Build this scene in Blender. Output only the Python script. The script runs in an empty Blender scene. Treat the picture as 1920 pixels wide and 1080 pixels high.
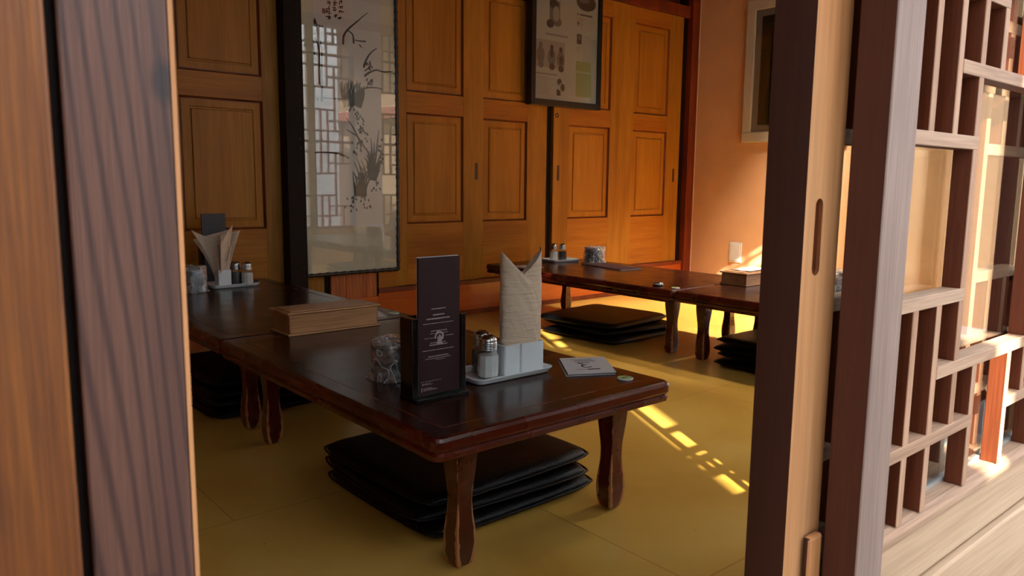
import bpy, bmesh, math, random
from mathutils import Vector, Matrix, noise

C = bpy.context.scene.collection
sc = bpy.context.scene
# ------------------------------------------------------------------ camera
YAW, PITCH, ROLL = math.radians(40.19), math.radians(7.91), math.radians(0.577)
fw = Vector((math.sin(YAW)*math.cos(PITCH), math.cos(YAW)*math.cos(PITCH), -math.sin(PITCH)))
rt = Vector((math.cos(YAW), -math.sin(YAW), 0)); up = rt.cross(fw)
r2 = math.cos(ROLL)*rt + math.sin(ROLL)*up; u2 = -math.sin(ROLL)*rt + math.cos(ROLL)*up
cd = bpy.data.cameras.new('camera'); cam = bpy.data.objects.new('camera', cd); C.objects.link(cam)
cam.matrix_world = Matrix(((r2.x, u2.x, -fw.x, 0), (r2.y, u2.y, -fw.y, 0), (r2.z, u2.z, -fw.z, 0.85), (0, 0, 0, 1)))
cd.sensor_width = 36; cd.lens = 27.0; cd.clip_start = 0.05
cd.dof.use_dof = True; cd.dof.focus_distance = 1.9; cd.dof.aperture_fstop = 13
sc.camera = cam
# ------------------------------------------------------------------ light
w = bpy.data.worlds.new('world'); sc.world = w; w.use_nodes = True
bg = w.node_tree.nodes['Background']
bg.inputs['Color'].default_value = (0.80, 0.88, 1.0, 1); bg.inputs['Strength'].default_value = 7.6
sd = bpy.data.lights.new('sun', 'SUN'); sun = bpy.data.objects.new('sun', sd); C.objects.link(sun)
SUN_EL, SUN_AZ = math.radians(29), (0.47, 0.883)
sdir = Vector((SUN_AZ[0]*math.cos(SUN_EL), SUN_AZ[1]*math.cos(SUN_EL), -math.sin(SUN_EL)))
sun.rotation_euler = sdir.to_track_quat('-Z', 'Y').to_euler(); sun.location = (-2, -6, 5)
sd.energy = 26.0; sd.angle = math.radians(0.6); sd.color = (1.0, 0.90, 0.74)
sc.view_settings.view_transform = 'Standard'; sc.view_settings.look = 'None'
sc.view_settings.gamma = 1; sc.view_settings.exposure = 0.66; sc.view_settings.use_curve_mapping = False
sc.cycles.use_denoising = True; sc.cycles.max_bounces = 10; sc.cycles.diffuse_bounces = 6
sc.cycles.glossy_bounces = 5; sc.cycles.transparent_max_bounces = 16; sc.cycles.sample_clamp_indirect = 6.0
sc.cycles.caustics_reflective = False; sc.cycles.caustics_refractive = False

# ------------------------------------------------------------------ materials
def lin(c): return tuple(((v/12.92) if v <= .04045 else ((v+.055)/1.055)**2.4) for v in (x/255 for x in c)) + (1,)
def newmat(name):
    m = bpy.data.materials.new(name); m.use_nodes = True
    return m, m.node_tree, m.node_tree.nodes['Principled BSDF']
def N(nt, kind, **kw):
    n = nt.nodes.new(kind)
    for k, v in kw.items():
        if k in n.inputs: n.inputs[k].default_value = v
        else: setattr(n, k, v)
    return n
def plain(name, col, rough=.5, metal=0, spec=.5, bump=0, bscale=60, coat=0):
    m, nt, p = newmat(name)
    p.inputs['Base Color'].default_value = lin(col); p.inputs['Roughness'].default_value = rough
    p.inputs['Metallic'].default_value = metal; p.inputs['Specular IOR Level'].default_value = spec
    p.inputs['Coat Weight'].default_value = coat
    tc = N(nt, 'ShaderNodeTexCoord'); nz = N(nt, 'ShaderNodeTexNoise', Scale=bscale, Detail=5.0)
    nt.links.new(tc.outputs['Object'], nz.inputs['Vector'])
    mx = N(nt, 'ShaderNodeMixRGB', blend_type='MULTIPLY'); mx.inputs[0].default_value = .12
    mx.inputs[1].default_value = lin(col); nt.links.new(nz.outputs['Fac'], mx.inputs[2]); nt.links.new(mx.outputs[0], p.inputs['Base Color'])
    if bump:
        b = N(nt, 'ShaderNodeBump', Strength=bump, Distance=.004); nt.links.new(nz.outputs['Fac'], b.inputs['Height']); nt.links.new(b.outputs[0], p.inputs['Normal'])
    return m
def ramp(nt, stops):
    r = nt.nodes.new('ShaderNodeValToRGB'); e = r.color_ramp.elements
    e[0].position, e[0].color = stops[0][0], lin(stops[0][1]); e[1].position, e[1].color = stops[-1][0], lin(stops[-1][1])
    for pos, c in stops[1:-1]:
        q = e.new(pos); q.color = lin(c)
    return r
def wood(name, cols, axis='Z', freq=9, rough=.45, bump=.25, coat=0, ring=0, ringscale=60, fine=.35, knots=(), spec=.5, ringcol=(60, 30, 22), scratch=0, stain=None):
    """cols: dark, mid, light grain colours; the grain runs along AXIS; rings are darker growth lines."""
    m, nt, p = newmat(name); L = nt.links.new
    tc = N(nt, 'ShaderNodeTexCoord'); oi = N(nt, 'ShaderNodeObjectInfo')
    off = N(nt, 'ShaderNodeVectorMath', operation='SCALE'); off.inputs[0].default_value = (3.1, 5.7, 7.3); L(oi.outputs['Random'], off.inputs['Scale'])
    ad = N(nt, 'ShaderNodeVectorMath', operation='ADD'); L(tc.outputs['Object'], ad.inputs[0])
    if not knots: L(off.outputs[0], ad.inputs[1])
    i = 'XYZ'.index(axis)
    def mapped(cross, along):
        mp = N(nt, 'ShaderNodeMapping'); s = [cross]*3; s[i] = along; mp.inputs['Scale'].default_value = s
        L(ad.outputs[0], mp.inputs['Vector']); return mp
    n1 = N(nt, 'ShaderNodeTexNoise', Scale=1.0, Detail=5.0, Distortion=.8); L(mapped(freq, freq*.09).outputs[0], n1.inputs['Vector'])
    r = ramp(nt, [(.28, cols[0]), (.5, cols[1]), (.74, cols[2])]); L(n1.outputs['Fac'], r.inputs[0])
    n2 = N(nt, 'ShaderNodeTexNoise', Scale=1.0, Detail=3.0); L(mapped(freq*22, freq*.7).outputs[0], n2.inputs['Vector'])
    mr = N(nt, 'ShaderNodeMapRange'); mr.inputs[1].default_value = .35; mr.inputs[2].default_value = .65; mr.inputs[3].default_value = 1-fine; mr.inputs[4].default_value = 1.08
    L(n2.outputs['Fac'], mr.inputs[0])
    mx = N(nt, 'ShaderNodeMixRGB', blend_type='MULTIPLY'); mx.inputs[0].default_value = 1; L(r.outputs[0], mx.inputs[1]); L(mr.outputs[0], mx.inputs[2])
    col = mx.outputs[0]; h = mr.outputs[0]
    if ring:
        wv = N(nt, 'ShaderNodeTexWave', wave_type='BANDS', bands_direction='DIAGONAL', Scale=1.0, Distortion=9.0, Detail=1.0); wv.inputs['Detail Scale'].default_value = .32
        L(mapped(ringscale, ringscale*.075).outputs[0], wv.inputs['Vector'])
        rr = N(nt, 'ShaderNodeMapRange'); rr.inputs[1].default_value = .0; rr.inputs[2].default_value = .45; rr.inputs[3].default_value = ring; rr.inputs[4].default_value = 0; L(wv.outputs['Fac'], rr.inputs[0])
        m2 = N(nt, 'ShaderNodeMixRGB', blend_type='MIX'); m2.inputs[2].default_value = lin(ringcol); L(rr.outputs[0], m2.inputs[0]); L(col, m2.inputs[1]); col = m2.outputs[0]
    for kx, ky, kz, kr in knots:
        sb = N(nt, 'ShaderNodeVectorMath', operation='SUBTRACT'); sb.inputs[1].default_value = (kx, ky, kz); L(tc.outputs['Object'], sb.inputs[0])
        sl = N(nt, 'ShaderNodeVectorMath', operation='MULTIPLY'); v = [1/kr]*3; v[i] = .6/kr; sl.inputs[1].default_value = v; L(sb.outputs[0], sl.inputs[0])
        ln = N(nt, 'ShaderNodeVectorMath', operation='LENGTH'); L(sl.outputs[0], ln.inputs[0])
        km = N(nt, 'ShaderNodeMapRange'); km.inputs[1].default_value = .5; km.inputs[2].default_value = 1.15; km.inputs[3].default_value = .8; km.inputs[4].default_value = 0; L(ln.outputs['Value'], km.inputs[0])
        m3 = N(nt, 'ShaderNodeMixRGB', blend_type='MIX'); m3.inputs[2].default_value = lin((34, 26, 28)); L(km.outputs[0], m3.inputs[0]); L(col, m3.inputs[1]); col = m3.outputs[0]
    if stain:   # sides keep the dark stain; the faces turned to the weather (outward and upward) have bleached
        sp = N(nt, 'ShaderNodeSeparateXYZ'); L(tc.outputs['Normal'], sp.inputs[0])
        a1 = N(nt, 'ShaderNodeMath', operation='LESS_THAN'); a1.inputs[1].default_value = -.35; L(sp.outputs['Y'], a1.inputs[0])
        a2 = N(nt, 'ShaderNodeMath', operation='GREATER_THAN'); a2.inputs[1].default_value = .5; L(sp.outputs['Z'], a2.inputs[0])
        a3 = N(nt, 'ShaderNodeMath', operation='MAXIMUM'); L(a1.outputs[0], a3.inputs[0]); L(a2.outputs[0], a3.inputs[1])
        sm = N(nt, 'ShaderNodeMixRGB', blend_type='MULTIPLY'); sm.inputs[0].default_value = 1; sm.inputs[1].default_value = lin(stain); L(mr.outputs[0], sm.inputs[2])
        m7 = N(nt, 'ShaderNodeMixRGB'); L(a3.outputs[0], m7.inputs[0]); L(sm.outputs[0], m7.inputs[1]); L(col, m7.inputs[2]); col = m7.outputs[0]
    if scratch:
        n4 = N(nt, 'ShaderNodeTexNoise', Scale=38.0, Detail=8.0, Distortion=1.2); L(ad.outputs[0], n4.inputs['Vector'])
        s4 = N(nt, 'ShaderNodeMapRange'); s4.inputs[1].default_value = .62; s4.inputs[2].default_value = .72; s4.inputs[3].default_value = 0; s4.inputs[4].default_value = scratch; L(n4.outputs['Fac'], s4.inputs[0])
        m5 = N(nt, 'ShaderNodeMixRGB', blend_type='MIX'); m5.inputs[2].default_value = lin((150, 105, 80)); L(s4.outputs[0], m5.inputs[0]); L(col, m5.inputs[1]); col = m5.outputs[0]
        n6 = N(nt, 'ShaderNodeTexNoise', Scale=9.0, Detail=6.0); L(ad.outputs[0], n6.inputs['Vector'])
        s6 = N(nt, 'ShaderNodeMapRange'); s6.inputs[1].default_value = .35; s6.inputs[2].default_value = .7; s6.inputs[3].default_value = rough*.9; s6.inputs[4].default_value = rough*1.35; L(n6.outputs['Fac'], s6.inputs[0]); L(s6.outputs[0], p.inputs['Roughness'])
    else: p.inputs['Roughness'].default_value = rough
    L(col, p.inputs['Base Color']); p.inputs['Coat Weight'].default_value = coat; p.inputs['Coat Roughness'].default_value = .12; p.inputs['Specular IOR Level'].default_value = spec
    b = N(nt, 'ShaderNodeBump', Strength=bump, Distance=.0015); L(h, b.inputs['Height']); L(b.outputs[0], p.inputs['Normal'])
    return m
def glass(name, tint=(1, 1, 1, 1), rough=.0, boost=1.0):
    m = bpy.data.materials.new(name); m.use_nodes = True; nt = m.node_tree; nt.nodes.clear()
    o = N(nt, 'ShaderNodeOutputMaterial'); t = N(nt, 'ShaderNodeBsdfTransparent', Color=tint); g = N(nt, 'ShaderNodeBsdfGlossy', Roughness=rough)
    f = N(nt, 'ShaderNodeFresnel', IOR=1.5); ge = N(nt, 'ShaderNodeNewGeometry'); im = N(nt, 'ShaderNodeMapRange'); im.inputs[3].default_value = 1.5; im.inputs[4].default_value = 1/1.5
    nt.links.new(ge.outputs['Backfacing'], im.inputs[0]); nt.links.new(im.outputs[0], f.inputs['IOR']); mu = N(nt, 'ShaderNodeMath', operation='MULTIPLY'); mu.inputs[1].default_value = boost; mu.use_clamp = True
    mx = N(nt, 'ShaderNodeMixShader'); nt.links.new(f.outputs[0], mu.inputs[0]); nt.links.new(mu.outputs[0], mx.inputs[0])
    nt.links.new(t.outputs[0], mx.inputs[1]); nt.links.new(g.outputs[0], mx.inputs[2]); nt.links.new(mx.outputs[0], o.inputs['Surface'])
    return m
def film(name):
    """thin crinkled clear plastic"""
    m = glass(name, (.86, .88, .9, 1), .08, 4.0); nt = m.node_tree
    tc = N(nt, 'ShaderNodeTexCoord'); nz = N(nt, 'ShaderNodeTexNoise', Scale=14.0, Detail=2.0, Distortion=1.5); nt.links.new(tc.outputs['Object'], nz.inputs['Vector'])
    b = N(nt, 'ShaderNodeBump', Strength=1.0, Distance=.02); nt.links.new(nz.outputs['Fac'], b.inputs['Height'])
    for n in nt.nodes:
        if n.type in ('BSDF_GLOSSY', 'FRESNEL'): nt.links.new(b.outputs[0], n.inputs['Normal'])
    # highlights along the film's folds, painted in as whitish creases
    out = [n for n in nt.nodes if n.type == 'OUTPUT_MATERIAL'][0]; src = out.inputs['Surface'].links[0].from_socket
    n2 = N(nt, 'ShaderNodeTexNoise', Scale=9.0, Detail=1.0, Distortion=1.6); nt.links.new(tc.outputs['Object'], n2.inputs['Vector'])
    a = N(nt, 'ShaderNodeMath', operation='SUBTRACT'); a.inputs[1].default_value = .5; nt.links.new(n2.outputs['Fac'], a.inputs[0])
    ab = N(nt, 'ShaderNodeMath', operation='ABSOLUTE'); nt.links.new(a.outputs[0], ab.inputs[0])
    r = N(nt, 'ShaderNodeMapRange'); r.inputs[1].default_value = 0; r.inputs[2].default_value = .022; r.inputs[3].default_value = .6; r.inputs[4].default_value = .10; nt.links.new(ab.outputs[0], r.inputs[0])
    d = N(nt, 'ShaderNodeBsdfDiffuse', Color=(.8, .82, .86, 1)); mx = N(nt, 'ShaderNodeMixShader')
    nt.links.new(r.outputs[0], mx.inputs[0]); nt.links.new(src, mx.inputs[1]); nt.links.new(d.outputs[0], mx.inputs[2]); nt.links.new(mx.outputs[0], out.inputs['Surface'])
    return m

M = {}
M['frame_light'] = wood('weathered_pine', [(122, 102, 92), (134, 112, 101), (146, 125, 112)], 'Z', 14, .6, .3, spec=.25, stain=(72, 32, 12), ring=.08, ringscale=40, fine=.14, ringcol=(120, 80, 56))
M['frame_light_x'] = wood('weathered_pine_rail', [(150, 116, 92), (168, 134, 108), (184, 154, 128)], 'X', 14, .6, .3, spec=.25, stain=(110, 56, 28), ring=.1, ringscale=40, fine=.2, ringcol=(126, 86, 60))
M['lattice'] = wood('lattice_pine', [(150, 110, 84), (170, 130, 102), (188, 150, 122)], 'Z', 14, .55, .3, spec=.2, stain=(98, 46, 22), fine=.2)
M['post_left'] = wood('post_pine_dark', [(76, 48, 38), (94, 61, 48), (110, 73, 58)], 'Z', 16, .42, .4, ring=.72, ringscale=64, fine=.12, ringcol=(52, 28, 26), knots=((.140, .48, .905, .0085), (.118, .48, .60, .006)))
M['post_edge'] = wood('post_pine_orange', [(76, 36, 8), (112, 60, 12), (146, 86, 24)], 'Z', 20, .38, .3, fine=.3)
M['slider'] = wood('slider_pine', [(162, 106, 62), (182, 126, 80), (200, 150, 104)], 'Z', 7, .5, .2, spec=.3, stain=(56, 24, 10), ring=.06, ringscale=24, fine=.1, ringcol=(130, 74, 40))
M['outer_board'] = wood('pale_board', [(168, 138, 110), (184, 154, 124), (196, 168, 138)], 'X', 8, .6, .2, spec=.25, ring=.05, ringscale=30, fine=.08, ringcol=(150, 104, 72))
M['closet'] = wood('closet_veneer', [(138, 88, 22), (156, 102, 27), (172, 118, 38)], 'Z', 7, .42, .12, fine=.16, spec=.25)
M['closet_rail'] = wood('closet_rail_veneer', [(144, 84, 20), (160, 98, 26), (172, 112, 34)], 'X', 6, .42, .12, fine=.16, spec=.25)
M['closet_panel'] = wood('closet_panel_veneer', [(144, 90, 20), (160, 102, 26), (174, 118, 34)], 'Z', 5, .42, .1, fine=.12, spec=.25)
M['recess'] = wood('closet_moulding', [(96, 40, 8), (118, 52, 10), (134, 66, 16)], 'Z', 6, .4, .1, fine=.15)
M['base'] = wood('baseboard_varnish', [(150, 62, 14), (190, 84, 18), (206, 104, 30)], 'X', 5, .3, .1, fine=.15, coat=.4)
M['dark_wood'] = wood('dark_wood_and_shade', [(18, 8, 4), (24, 11, 6), (30, 15, 8)], 'Z', 8, .6, .2, spec=.15, fine=.2)  # dark wood, also the colour of the shadow strip left of the scroll
M['cornerpost'] = wood('corner_post_stain', [(84, 26, 8), (112, 40, 12), (128, 52, 18)], 'Z', 8, .4, .15, fine=.2)
M['plank'] = wood('knotty_plank', [(150, 74, 26), (184, 98, 38), (204, 120, 54)], 'Z', 10, .45, .2, fine=.2, ring=.25, ringscale=26)
M['table_top'] = wood('table_lacquer_top', [(43, 16, 7), (50, 20, 9), (58, 25, 11)], 'Y', 5, .2, .02, fine=.2, spec=.28, scratch=.05)
M['table_side'] = wood('table_lacquer_edge', [(56, 11, 5), (78, 18, 8), (98, 30, 14)], 'X', 7, .25, .03, fine=.2, coat=.1, scratch=.02)
M['box_wood'] = wood('box_oak', [(156, 104, 64), (186, 132, 86), (204, 152, 104)], 'X', 10, .42, .2, fine=.3)
M['inlay'] = plain('inlay_line', (140, 80, 54), .35)
M['handle_dark'] = plain('finger_pull_dark', (44, 16, 6), .5)
M['black_frame'] = plain('black_lacquer', (10, 8, 8), .28)
M['black_plastic'] = plain('black_acrylic', (9, 7, 8), .2)
M['menu'] = plain('menu_maroon', (50, 24, 28), .55, spec=.25)
M['menu_grey'] = plain('menu_charcoal', (52, 48, 54), .5)
M['white_card'] = plain('white_card', (205, 203, 204), .5)
M['ink'] = plain('black_ink', (14, 14, 18), .8, spec=.2)
M['ink_grey'] = plain('faded_ink', (126, 124, 128), .7)
M['print_pale'] = plain('pale_print', (168, 152, 150), .6)
M['seal'] = plain('seal_red', (140, 70, 56), .7)
M['ceramic'] = plain('white_ceramic', (226, 230, 232), .18, bump=0)
def napkin_mat():
    m, nt, p = newmat('brown_napkin'); L = nt.links.new; p.inputs['Base Color'].default_value = lin((212, 188, 164)); p.inputs['Roughness'].default_value = .9; p.inputs['Specular IOR Level'].default_value = .2
    tc = N(nt, 'ShaderNodeTexCoord'); mp = N(nt, 'ShaderNodeMapping'); mp.inputs['Rotation'].default_value = (0, .42, 0); mp.inputs['Scale'].default_value = (9, 9, 95); L(tc.outputs['Object'], mp.inputs['Vector'])
    n1 = N(nt, 'ShaderNodeTexNoise', Scale=1.0, Detail=3.0, Distortion=1.0); L(mp.outputs[0], n1.inputs['Vector'])
    n2 = N(nt, 'ShaderNodeTexNoise', Scale=260.0, Detail=2.0); L(tc.outputs['Object'], n2.inputs['Vector'])
    ad = N(nt, 'ShaderNodeMath', operation='MULTIPLY_ADD'); ad.inputs[1].default_value = .25; L(n2.outputs['Fac'], ad.inputs[0]); L(n1.outputs['Fac'], ad.inputs[2])
    b = N(nt, 'ShaderNodeBump', Strength=.9, Distance=.006); L(ad.outputs[0], b.inputs['Height']); L(b.outputs[0], p.inputs['Normal']); return m
M['napkin'] = napkin_mat()
M['steel'] = plain('polished_steel', (190, 190, 192), .16, 1.0)
M['salt'] = plain('white_salt', (226, 224, 220), .8, bump=.3, bscale=400)
M['pepper'] = plain('ground_pepper', (62, 54, 50), .9, bump=.3, bscale=400)
M['cup_dark'] = plain('dark_cup', (52, 50, 54), .35)
M['cup_steel'] = plain('steel_cup', (120, 122, 128), .3, .8)
M['leather'] = plain('black_leatherette', (6, 6, 8), .42, spec=.25, bump=.6, bscale=160)
M['green'] = plain('pale_green_disc', (176, 196, 132), .45)
M['green_dark'] = plain('dark_print_green', (50, 66, 30), .6)
M['paper'] = plain('newsprint', (176, 178, 166), .7)
M['paper_green'] = plain('newsprint_green', (138, 154, 84), .7)
M['photo_grey'] = plain('print_grey', (98, 98, 92), .7)
M['photo_dark'] = plain('print_dark', (32, 30, 32), .7)
M['photo_pale'] = plain('print_light_grey', (150, 150, 140), .7)
M['silk'] = plain('scroll_silk', (228, 222, 192), .75, bscale=300)
M['ricepaper'] = plain('rice_paper', (226, 220, 212), .8, bscale=200)
M['mat_white'] = plain('white_frame', (186, 180, 170), .5)
M['picture_dark'] = plain('dark_picture', (24, 34, 24), .35)
M['picture_green'] = plain('picture_green', (48, 84, 44), .5)
M['outlet'] = plain('white_plate', (214, 214, 216), .4)
M['pane'] = glass('window_glass', (.95, .97, .96, 1), 0, 1.6)
M['picture_glass'] = glass('picture_glass', (.97, .97, .97, 1), 0, 2.2)
M['clear'] = glass('jar_glass', (.95, .96, .96, 1), .02, 1.6)
M['film'] = film('plastic_film')
M['ceiling'] = wood('ceiling_boards', [(60, 30, 14), (84, 44, 20), (100, 56, 28)], 'X', 5, .6, .2, fine=.2)
M['ground'] = plain('courtyard_stone', (120, 114, 108), .9, bump=.3, bscale=14)
M['render_wall'] = plain('courtyard_render', (176, 173, 166), .9, bump=.2, bscale=20)
M['metal_strip'] = plain('aluminium_channel', (190, 196, 194), .35, .6)
M['bead'] = plain('plaster_bead', (214, 176, 150), .7)
def stucco():
    m, nt, p = newmat('tan_stucco'); L = nt.links.new
    tc = N(nt, 'ShaderNodeTexCoord'); a = N(nt, 'ShaderNodeTexNoise', Scale=3.0, Detail=4.0); L(tc.outputs['Object'], a.inputs['Vector'])
    r = ramp(nt, [(.3, (204, 158, 116)), (.7, (214, 170, 130))]); L(a.outputs['Fac'], r.inputs[0]); L(r.outputs[0], p.inputs['Base Color'])
    b = N(nt, 'ShaderNodeTexNoise', Scale=180.0, Detail=4.0); L(tc.outputs['Object'], b.inputs['Vector'])
    bb = N(nt, 'ShaderNodeBump', Strength=.25, Distance=.003); L(b.outputs['Fac'], bb.inputs['Height']); L(bb.outputs[0], p.inputs['Normal'])
    p.inputs['Roughness'].default_value = .85; return m
M['stucco'] = stucco()
def floor_mat():
    m, nt, p = newmat('oiled_paper_floor'); L = nt.links.new
    tc = N(nt, 'ShaderNodeTexCoord'); a = N(nt, 'ShaderNodeTexNoise', Scale=2.2, Detail=6.0, Distortion=.6); L(tc.outputs['Object'], a.inputs['Vector'])
    r = ramp(nt, [(.3, (196, 146, 62)), (.52, (212, 164, 74)), (.72, (222, 178, 92))]); L(a.outputs['Fac'], r.inputs[0])
    d = N(nt, 'ShaderNodeTexNoise', Scale=60.0, Detail=6.0); L(tc.outputs['Object'], d.inputs['Vector'])
    dm = N(nt, 'ShaderNodeMapRange'); dm.inputs[1].default_value = .70; dm.inputs[2].default_value = .76; dm.inputs[3].default_value = 0; dm.inputs[4].default_value = .5; L(d.outputs['Fac'], dm.inputs[0])
    mx = N(nt, 'ShaderNodeMixRGB'); mx.inputs[2].default_value = lin((90, 56, 20)); L(dm.outputs[0], mx.inputs[0]); L(r.outputs[0], mx.inputs[1])
    bk = N(nt, 'ShaderNodeTexBrick', Scale=1.0, offset=.5); bk.inputs['Color1'].default_value = bk.inputs['Color2'].default_value = (1, 1, 1, 1); bk.inputs['Mortar'].default_value = (.62, .5, .4, 1)
    bk.inputs['Mortar Size'].default_value = .0022; bk.inputs['Brick Width'].default_value = 1.3; bk.inputs['Row Height'].default_value = .92; L(tc.outputs['Object'], bk.inputs['Vector'])
    m2 = N(nt, 'ShaderNodeMixRGB', blend_type='MULTIPLY'); m2.inputs[0].default_value = .7; L(mx.outputs[0], m2.inputs[1]); L(bk.outputs['Color'], m2.inputs[2])
    L(m2.outputs[0], p.inputs['Base Color'])
    e = N(nt, 'ShaderNodeTexNoise', Scale=1.4, Detail=3.0); L(tc.outputs['Object'], e.inputs['Vector'])
    er = N(nt, 'ShaderNodeMapRange'); er.inputs[3].default_value = .22; er.inputs[4].default_value = .42; L(e.outputs['Fac'], er.inputs[0]); L(er.outputs[0], p.inputs['Roughness'])
    g = N(nt, 'ShaderNodeTexNoise', Scale=5.0, Detail=2.0); L(tc.outputs['Object'], g.inputs['Vector'])
    b = N(nt, 'ShaderNodeBump', Strength=.15, Distance=.01); L(g.outputs['Fac'], b.inputs['Height']); L(b.outputs[0], p.inputs['Normal'])
    return m
M['floor'] = floor_mat()
def worn_leg():
    """dark lacquer with bare wood where the corner arrises of the legs are chipped (mesh attribute 'arris')"""
    m = wood('leg_lacquer', [(58, 14, 6), (80, 22, 10), (98, 34, 16)], 'Z', 9, .26, .1, fine=.3, coat=.4, scratch=.08); nt = m.node_tree; L = nt.links.new
    p = nt.nodes['Principled BSDF']; src = p.inputs['Base Color'].links[0].from_socket
    at = N(nt, 'ShaderNodeAttribute', attribute_name='arris'); tc = N(nt, 'ShaderNodeTexCoord')
    nz = N(nt, 'ShaderNodeTexNoise', Scale=16.0, Detail=5.0); L(tc.outputs['Object'], nz.inputs['Vector'])
    mu = N(nt, 'ShaderNodeMath', operation='MULTIPLY'); L(at.outputs['Fac'], mu.inputs[0]); L(nz.outputs['Fac'], mu.inputs[1])
    mr = N(nt, 'ShaderNodeMapRange'); mr.inputs[1].default_value = .30; mr.inputs[2].default_value = .33; L(mu.outputs[0], mr.inputs[0])
    mx = N(nt, 'ShaderNodeMixRGB'); mx.inputs[2].default_value = lin((176, 120, 84)); L(mr.outputs[0], mx.inputs[0]); L(src, mx.inputs[1]); L(mx.outputs[0], p.inputs['Base Color'])
    return m
M['leg'] = worn_leg()

# ------------------------------------------------------------------ mesh helpers
class MB:
    def __init__(s): s.bm = bmesh.new(); s.smooth = False
    def box(s, x0, x1, y0, y1, z0, z1):
        v = [s.bm.verts.new((x, y, z)) for z in (z0, z1) for x, y in ((x0, y0), (x1, y0), (x1, y1), (x0, y1))]
        for f in ((3, 2, 1, 0), (4, 5, 6, 7), (0, 1, 5, 4), (1, 2, 6, 5), (2, 3, 7, 6), (3, 0, 4, 7)): s.bm.faces.new([v[i] for i in f])
        return s
    def loft(s, rings, cap=True, closed=True):
        R = [[s.bm.verts.new(p) for p in r] for r in rings]; n = len(R[0])
        for a, b in zip(R, R[1:]):
            for i in range(n if closed else n-1): s.bm.faces.new((a[i], a[(i+1) % n], b[(i+1) % n], b[i]))
        if cap and closed: s.bm.faces.new(R[0][::-1]); s.bm.faces.new(R[-1])
        return s
    def lathe(s, prof, cx=0, cy=0, seg=32, cap=True):
        return s.loft([[(cx+r*math.cos(2*math.pi*i/seg), cy+r*math.sin(2*math.pi*i/seg), z) for i in range(seg)] for r, z in prof], cap)
    def tube(s, pts, rad, seg=8):
        pts = [Vector(p) for p in pts]; rings = []
        for i, p in enumerate(pts):
            d = (pts[min(i+1, len(pts)-1)] - pts[max(i-1, 0)]).normalized(); a = d.orthogonal().normalized() if i == 0 else (rings_a - d*rings_a.dot(d)).normalized(); rings_a = a; b = d.cross(a)
            r = rad[i] if isinstance(rad, (list, tuple)) else rad
            rings.append([tuple(p + a*(r*math.cos(2*math.pi*k/seg)) + b*(r*math.sin(2*math.pi*k/seg))) for k in range(seg)])
        return s.loft(rings)
    def quad(s, *p): s.bm.faces.new([s.bm.verts.new(q) for q in p]); return s
    def build(s, name, mat, parent=None, bevel=0, smooth=False, solid=0, sub=0, loc=None):
        bmesh.ops.recalc_face_normals(s.bm, faces=s.bm.faces)
        me = bpy.data.meshes.new(name); s.bm.to_mesh(me); s.bm.free(); me.materials.append(mat)
        if smooth:
            for f in me.polygons: f.use_smooth = True
        o = bpy.data.objects.new(name, me); C.objects.link(o)
        if parent: o.parent = parent
        if loc: o.location = loc
        if solid: q = o.modifiers.new('solid', 'SOLIDIFY'); q.thickness = solid; q.offset = 0
        if bevel: q = o.modifiers.new('bevel', 'BEVEL'); q.width = bevel; q.segments = 2; q.limit_method = 'ANGLE'
        if sub: q = o.modifiers.new('sub', 'SUBSURF'); q.levels = sub; q.render_levels = sub
        return o
def thing(name, label, cat, loc=(0, 0, 0), rz=0, group=None):
    o = bpy.data.objects.new(name, None); C.objects.link(o); o.location = loc; o.rotation_euler = (0, 0, rz); o.empty_display_size = .05
    o['label'] = label; o['category'] = cat
    if group: o['group'] = group
    return o
def tag(o, label, cat, group=None):
    o['label'] = label; o['category'] = cat
    if group: o['group'] = group
    return o
def struct(o, label=None):
    o['kind'] = 'structure'
    if label: o['label'] = label
    return o
def sroot(name, label):
    o = bpy.data.objects.new(name, None); C.objects.link(o); o['kind'] = 'structure'; o['label'] = label; return o
def dup(root, loc, rz=0, label=None, group=None):
    r = root.copy(); C.objects.link(r); r.location = loc; r.rotation_euler = (0, 0, rz)
    if label: r['label'] = label
    if group: r['group'] = group
    for ch in list(root.children):
        c = ch.copy(); C.objects.link(c); c.parent = r
        for g in ch.children:
            d = g.copy(); C.objects.link(d); d.parent = c
    return r
def bxo(name, mat, b, parent=None, bevel=.0015): return MB().box(*b).build(name, mat, parent, bevel)

# ------------------------------------------------------------------ room shell
RX0, RX1, RY0, RY1, RZ = -1.7, 5.19, .42, 3.96, 2.62
struct(bxo('floor', M['floor'], (RX0, RX1, .40, RY1+.1, -.08, 0), bevel=0), 'ochre oiled paper floor')
struct(bxo('ceiling', M['ceiling'], (RX0-.1, RX1+.1, .3, RY1+.1, RZ, RZ+.08), bevel=0))
struct(bxo('wall_back', M['cornerpost'], (RX0, RX1, RY1, RY1+.1, 0, RZ), bevel=0))
wr = MB()
for b in ((.3, .62, 0, RZ), (1.34, RY1+.1, 0, RZ), (.62, 1.34, 0, .42), (.62, 1.34, 2.0, RZ)): wr.box(RX1, RX1+.12, *b)
struct(wr.build('wall_right', M['stucco']), 'tan stucco wall')
struct(bxo('wall_left', M['stucco'], (RX0-.12, RX0, .3, RY1+.1, 0, RZ), bevel=0))
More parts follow.
